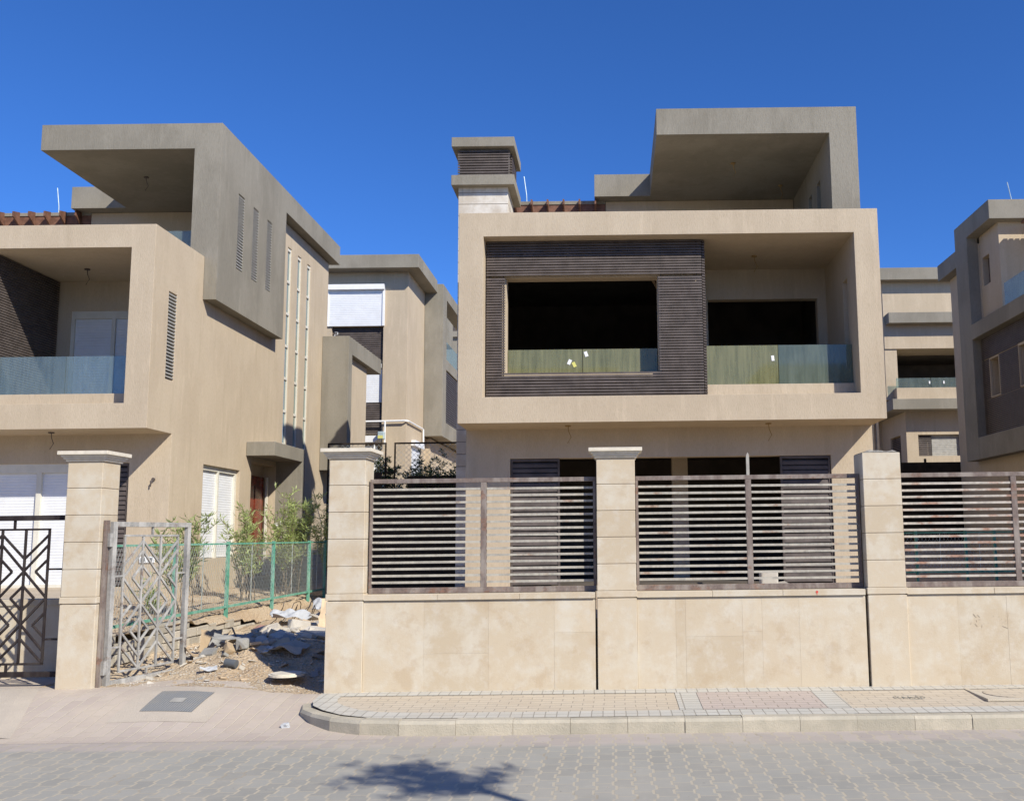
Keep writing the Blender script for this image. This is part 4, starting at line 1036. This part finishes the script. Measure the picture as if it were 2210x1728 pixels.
part("frame", csg([P_(3.45, 4.15, 9.12, 9.80, zc-.01, zc+.014), M_(3.50, 4.10, 9.17, 9.75, zc+.006, zc+.014)]), CONC, mh, bevel=.004)
part("lid", MB().tube([(3.8, 9.46, zc+.005), (3.8, 9.46, zc+.012)], .25, 28), PBEIGE, mh)
# scratched ring in the paving
mb = MB(); z_ = pvz(9.36)+.003
def ring(cx, cy, rx, ry, a0, a1, n=14):
    P = [(cx+rx*math.cos(a0+(a1-a0)*k/n), cy+ry*math.sin(a0+(a1-a0)*k/n)) for k in range(n+1)]
    for p, q in zip(P[:-1], P[1:]): mb.bar((p[0], p[1], z_), (q[0], q[1], z_), .006, .002)
for k, cx in enumerate((2.665, 2.705, 2.76, 2.83, 2.89)): ring(cx, 9.36, .017, .055, .6+k*.7, 4.6+k*.5)
ring(2.78, 9.36, .16, .11, -1.6, 1.7, 18)
for a, b in (((2.73, 9.30), (2.74, 9.42)), ((2.79, 9.30), (2.80, 9.43)), ((2.72, 9.37), (2.86, 9.38)), ((2.87, 9.30), (2.87, 9.42))): mb.bar((*a, z_), (*b, z_), .006, .002)
o = part("pavement_marks", mb, simple("old_paint", (.30, .29, .25))); tag(o, "faint worn scrawl on the beige pavement", kind='structure')
# litter on the road edge
def crumple(name, label, c, size, mat, seed, flat=.45, parent=None, cat="litter"):
    rnd = random.Random(seed); bm = bmesh.new(); bmesh.ops.create_icosphere(bm, subdivisions=2, radius=1)
    for v in bm.verts:
        n_ = mnoise.noise(v.co*1.7+Vector((seed*3.1, 0, 0)))
        v.co *= (1+.55*n_+rnd.uniform(-.08, .08)); v.co = Vector((v.co.x*size[0], v.co.y*size[1], v.co.z*size[2]))
    mb = MB(); mb.v = [tuple(v.co+Vector(c)) for v in bm.verts]; mb.f = [tuple(v.index for v in f.verts) for f in bm.faces]; bm.free()
    o = part(name, mb, mat, parent)
    if not parent: tag(o, label, cat)
    return o
crumple("crumpled_paper", "crumpled white and brown paper on the driveway's edge", (-3.0, 8.93, .03), (.05, .03, .03), CLOTHW, 2)

# ------------------------------------------------------------------ rubble
def chunk(name, label, x, y, size, mat, seed, group=None, cat="rubble", tilt=.3, lift=.3):
    rnd = random.Random(seed); bm = bmesh.new()
    n_ = rnd.randint(9, 14)
    for _ in range(n_): bm.verts.new((rnd.uniform(-1, 1)*size[0], rnd.uniform(-1, 1)*size[1], rnd.uniform(-1, 1)*size[2]))
    for sx in (-1, 1):
        for sy in (-1, 1):
            for sz in (-1, 1): bm.verts.new((sx*size[0]*rnd.uniform(.55, 1), sy*size[1]*rnd.uniform(.55, 1), sz*size[2]*rnd.uniform(.75, 1)))
    h = bmesh.ops.convex_hull(bm, input=bm.verts)
    bmesh.ops.delete(bm, geom=[g_ for g_ in h['geom_interior'] if isinstance(g_, bmesh.types.BMVert)], context='VERTS')
    R = Matrix.Rotation(rnd.uniform(0, 6.28), 3, 'Z') @ Matrix.Rotation(rnd.uniform(-tilt, tilt), 3, 'X') @ Matrix.Rotation(rnd.uniform(-tilt, tilt), 3, 'Y')
    z = lanez(x, y)+size[2]*lift; bm.verts.index_update()
    mb = MB(); mb.v = [tuple(R @ v.co+Vector((x, y, z))) for v in bm.verts]; mb.f = [tuple(v.index for v in f.verts) for f in bm.faces]; bm.free()
    o = part(name, mb, mat, bevel=.003); tag(o, label, cat, group); return o
def sheet(name, label, x, y, w_, l_, mat, yaw, curl=0.0, pitch=0.0, rough=.02, seed=1, cat="board", group=None, lift=.03):
    n = 12; t = .006; mb = MB(); R = Matrix.Rotation(yaw, 3, 'Z') @ Matrix.Rotation(pitch, 3, 'X')
    for s in (0, 1):
        for j in range(n+1):
            for i in range(n+1):
                u, v = (i/n-.5), (j/n-.5); e = mnoise.noise((seed*7+u*3, v*3, 0))
                p = Vector((u*w_*(1+.15*mnoise.noise((v*5, seed, 0))), v*l_*(1+.18*mnoise.noise((u*5, seed+9, 0))), curl*(u*u*4)*w_+rough*e+(t if s else 0)))
                mb.v.append(tuple(R @ p+Vector((x, y, lanez(x, y)+lift))))
    N = (n+1)*(n+1)
    for j in range(n):
        for i in range(n):
            a = j*(n+1)+i; mb.f.append((a+N, a+1+N, a+n+2+N, a+n+1+N)); mb.f.append((a, a+n+1, a+n+2, a+1))
    for i in range(n):
        a = i; b = n*(n+1)+i; mb.f.append((a, a+1, a+1+N, a+N)); mb.f.append((b+1, b, b+N, b+1+N))
        a = i*(n+1); b = a+n; mb.f.append((a+n+1, a, a+N, a+n+1+N)); mb.f.append((b, b+n+1, b+n+1+N, b+N))
    o = part(name, mb, mat); tag(o, label, cat, group); return o
sheet("curled_board", "brown curled board lying beside the open gate's foot", -4.80, 11.25, .34, .22, CARD, .6, .35, .1, seed=2, lift=.02)
sheet("cardboard_sheet", "tan cardboard propped upright left of the rubble heap", -4.85, 11.7, .24, .28, CARD, .3, .1, 1.15, seed=3, lift=.13, cat="cardboard")
sheet("cardboard_sheet", "grey cardboard leaning against the tan cardboard", -4.70, 11.6, .20, .22, CHUNKG, -.3, .2, 1.0, seed=4, lift=.11, cat="cardboard")
sheet("grey_sheet", "wide grey sheet lying in front of the rubble heap", -4.45, 11.35, .42, .24, CHUNKG, .15, .05, .15, seed=5, lift=.07, cat="sheet")
sheet("bent_sheet", "grey bent sheet lying over the shaded hollow of the heap", -3.75, 11.1, .46, .26, CHUNKM, -.25, -.10, .10, .05, seed=6, lift=.07, cat="sheet")
sheet("plaster_board", "long pale board lying across the heap next to the pillar", -3.45, 11.6, .60, .34, CHUNKW, -.25, .04, .22, seed=7, lift=.08)
sheet("foam_board", "tan foam slab standing against the end pillar of the wall", -3.62, 12.6, .40, .46, simple("tan_foam", (.66, .50, .32)), .1, .02, 1.0, seed=8, lift=.18)
sheet("grey_sheet", "grey sheet piece in front of the tan foam slab", -3.45, 12.1, .28, .28, CHUNKG, .4, .05, .9, seed=9, lift=.12, cat="sheet")
sheet("white_sack", "white sack draped on the lane near the fence's far end", -5.0, 16.6, .34, .4, CLOTHW, .2, -.12, .35, .10, 10, "sack", lift=.18)
sheet("plastic_sheet", "torn white and blue plastic on top of the heap", -4.55, 13.6, .50, .36, CLOTHW, .5, -.05, .10, .09, 11, "plastic sheet", lift=.16)
sheet("paper_scrap", "white and blue paper scrap on the sand near the gate", -4.42, 10.62, .17, .10, CLOTHW, .4, .1, .2, .02, 12, "litter", lift=.03)
sheet("paper_scrap", "torn white paper in the middle of the sand", -3.95, 11.05, .17, .13, CLOTHW, -.5, .1, .3, .03, 13, "litter", lift=.03)
# plastic pipe offcut, lid, cables
mb = MB().tube([(-4.27, 10.70, lanez(-4.27, 10.7)+.045), (-4.14, 10.68, lanez(-4.14, 10.68)+.055)], .045, 16)
tag(part("pipe_offcut", mb, PIPEG), "short dark grey plastic pipe offcut on the sand", "pipe")
mb = MB().tube([(-3.50, 10.42, .275), (-3.50, 10.42, .295)], .19, 26).tube([(-3.50, 10.42, .295), (-3.50, 10.42, .305)], .16, 26)
tag(part("round_lid", mb, CAPST), "round cream lid lying on the sand by the end pillar", "lid")
mb = MB(); rnd = random.Random(4)
for k in range(5):
    a = rnd.uniform(0, 1); P = [(-5.2+.12*k+.3*math.sin(t*3+a)*t, 14.9+.5*t*(1 if k % 2 else -.4), lanez(-5.1, 15)+.05+.35*math.sin(t*math.pi)*(.5+.5*rnd.random())) for t in [i/9 for i in range(10)]]
    mb.tube(P, .006, 5)
tag(part("cable_tangle", mb, BLACKP), "tangle of black cable against the block wall", "cable")
mb = MB(); tag(part("stick", mb.tube([(-4.6, 11.7, .66), (-4.2, 10.95, .50)], .010, 6), BARK), "thin dark stick resting on the heap", "stick")
crumple("rubble_bag", "pinkish rubble bag half buried near the block wall", (-4.75, 13.2, lanez(-4.75, 13.2)+.03), (.18, .14, .08), simple("reddish_sack", (.40, .22, .17)), 5, cat="bag")
chunk("concrete_block", "pale grey concrete block at the front of the heap", -4.22, 11.15, (.12, .08, .07), CHUNKG, 71, cat="block", tilt=.1, lift=.8)
chunk("boulder", "large pale plaster boulder on the heap", -4.0, 12.4, (.17, .12, .07), CHUNKW, 72, cat="rubble", lift=.7)
chunk("boulder", "wide flat stone below the plaster boulder", -4.35, 12.2, (.20, .13, .06), CHUNKM, 73, cat="rubble", lift=.8)
rnd = random.Random(99); k = 0; SEEN = set()
while k < 285:
    y = 10.55+abs(rnd.gauss(0, 1))*1.9 if k > 30 else rnd.uniform(10.2, 11.2); x = rnd.uniform(-5.3, -3.08) if k % 3 else rnd.uniform(-4.6, -3.1)
    if y > 17 or (y < 11.3 and rnd.random() < .55): continue
    s = rnd.uniform(.03, .14)*(1 if y > 11.0 and x > -4.9 else .42); flat = rnd.uniform(.08, .38)
    m = rnd.choice([CHUNKM, CHUNKW, CHUNKG, CHUNKM, CARD, CHUNKW, CHUNKT])
    cn = {'rubble_concrete': 'dusty beige', 'plaster_rubble': 'pale plaster', 'grey_rubble': 'grey concrete', 'weathered_board': 'brown board', 'tan_rubble': 'tan tile'}[m.name]
    lab = "%s %s %s %s" % ('tiny' if s < .035 else 'small' if s < .06 else 'medium' if s < .1 else 'large', cn, 'flake' if flat < .2 else 'fragment' if flat < .35 else 'chunk',
        ('at the front of the rubble lane' if y < 10.9 else 'in the middle of the rubble lane' if y < 12.2 else 'on the far part of the rubble lane')+(' near the open gate' if x < -4.7 else ' by the end pillar' if x > -3.7 else ''))
    if lab in SEEN:
        lab = lab.replace('of the rubble lane', 'of the lane').replace('of the lane', 'of the lane, tilted')
    SEEN.add(lab)
    chunk("rubble_piece", lab, x, y, (s, s*rnd.uniform(.5, 1), s*flat), m, 200+k, "rubble pieces in the lane", tilt=.6, lift=.45); k += 1
gm = MB(); rnd = random.Random(5)
for _ in range(4200):
    x, y = rnd.uniform(-5.6, -3.0), 10.0+abs(rnd.gauss(0, 1))*2.6
    if y > 18: continue
    s = rnd.uniform(.003, .012)*(1+.9*(y > 11.3)); z = lanez(x, y)+s*.3; q = [Vector((rnd.uniform(.6, 1.2)*a*s, rnd.uniform(.6, 1.2)*b*s, rnd.uniform(.5, 1)*c*s)) for a, b, c in ((1, 0, 0), (-1, 0, 0), (0, 1, 0), (0, -1, 0), (0, 0, 1), (0, 0, -.6))]
    gm.add([v+Vector((x, y, z)) for v in q], [(0, 2, 4), (2, 1, 4), (1, 3, 4), (3, 0, 4), (2, 0, 5), (1, 2, 5), (3, 1, 5), (0, 3, 5)])
tag(part("gravel", gm, CHUNKW), "small pale stones and crumbs on the sand", "gravel", kind='stuff')
# debris on the plot behind the railings
o = part("concrete_slab", MB().add([(1.35, 13.3, .86), (2.5, 13.3, .86), (2.55, 14.3, .86), (1.3, 14.1, .86), (1.9, 13.35, .93), (2.48, 13.35, 1.0), (2.5, 14.25, 1.02), (1.5, 14.1, .9)],
         [(0, 1, 5, 4), (1, 2, 6, 5), (2, 3, 7, 6), (3, 0, 4, 7), (4, 5, 6, 7)]), CONC); tag(o, "broken concrete slab on the plot behind the second railing", "rubble")
o = part("concrete_block", MB().box(2.03, 2.27, 13.4, 13.6, .97, 1.2), CHUNKW, bevel=.02); tag(o, "pale block standing on the slab behind the second railing", "block")

lt = MB(); rnd = random.Random(31)
for _ in range(420):
    x_, y_ = rnd.uniform(-5.2, 5), rnd.choice([rnd.uniform(8.35, 8.56), rnd.uniform(9.82, 9.92), rnd.uniform(6.0, 9.9)])
    if x_ < -2.9: z_ = drz(x_, y_)+.002 if y_ > 8.46 else .001
    else: z_ = pvz(y_)+.006 if y_ > 8.72 else .001
    if x_ < -2.0 and 8.4 < y_ < 9.9: continue
    q = rnd.uniform(.002, .006)
    lt.add([(x_-q, y_-q, z_), (x_+q, y_-q*.6, z_), (x_+q*.7, y_+q, z_), (x_-q*.8, y_+q, z_), (x_, y_, z_+q)], [(0, 1, 4), (1, 2, 4), (2, 3, 4), (3, 0, 4)])
tag(part("grit", lt, CHUNKM), "scattered grit along the kerb and the foot of the wall", kind='stuff')
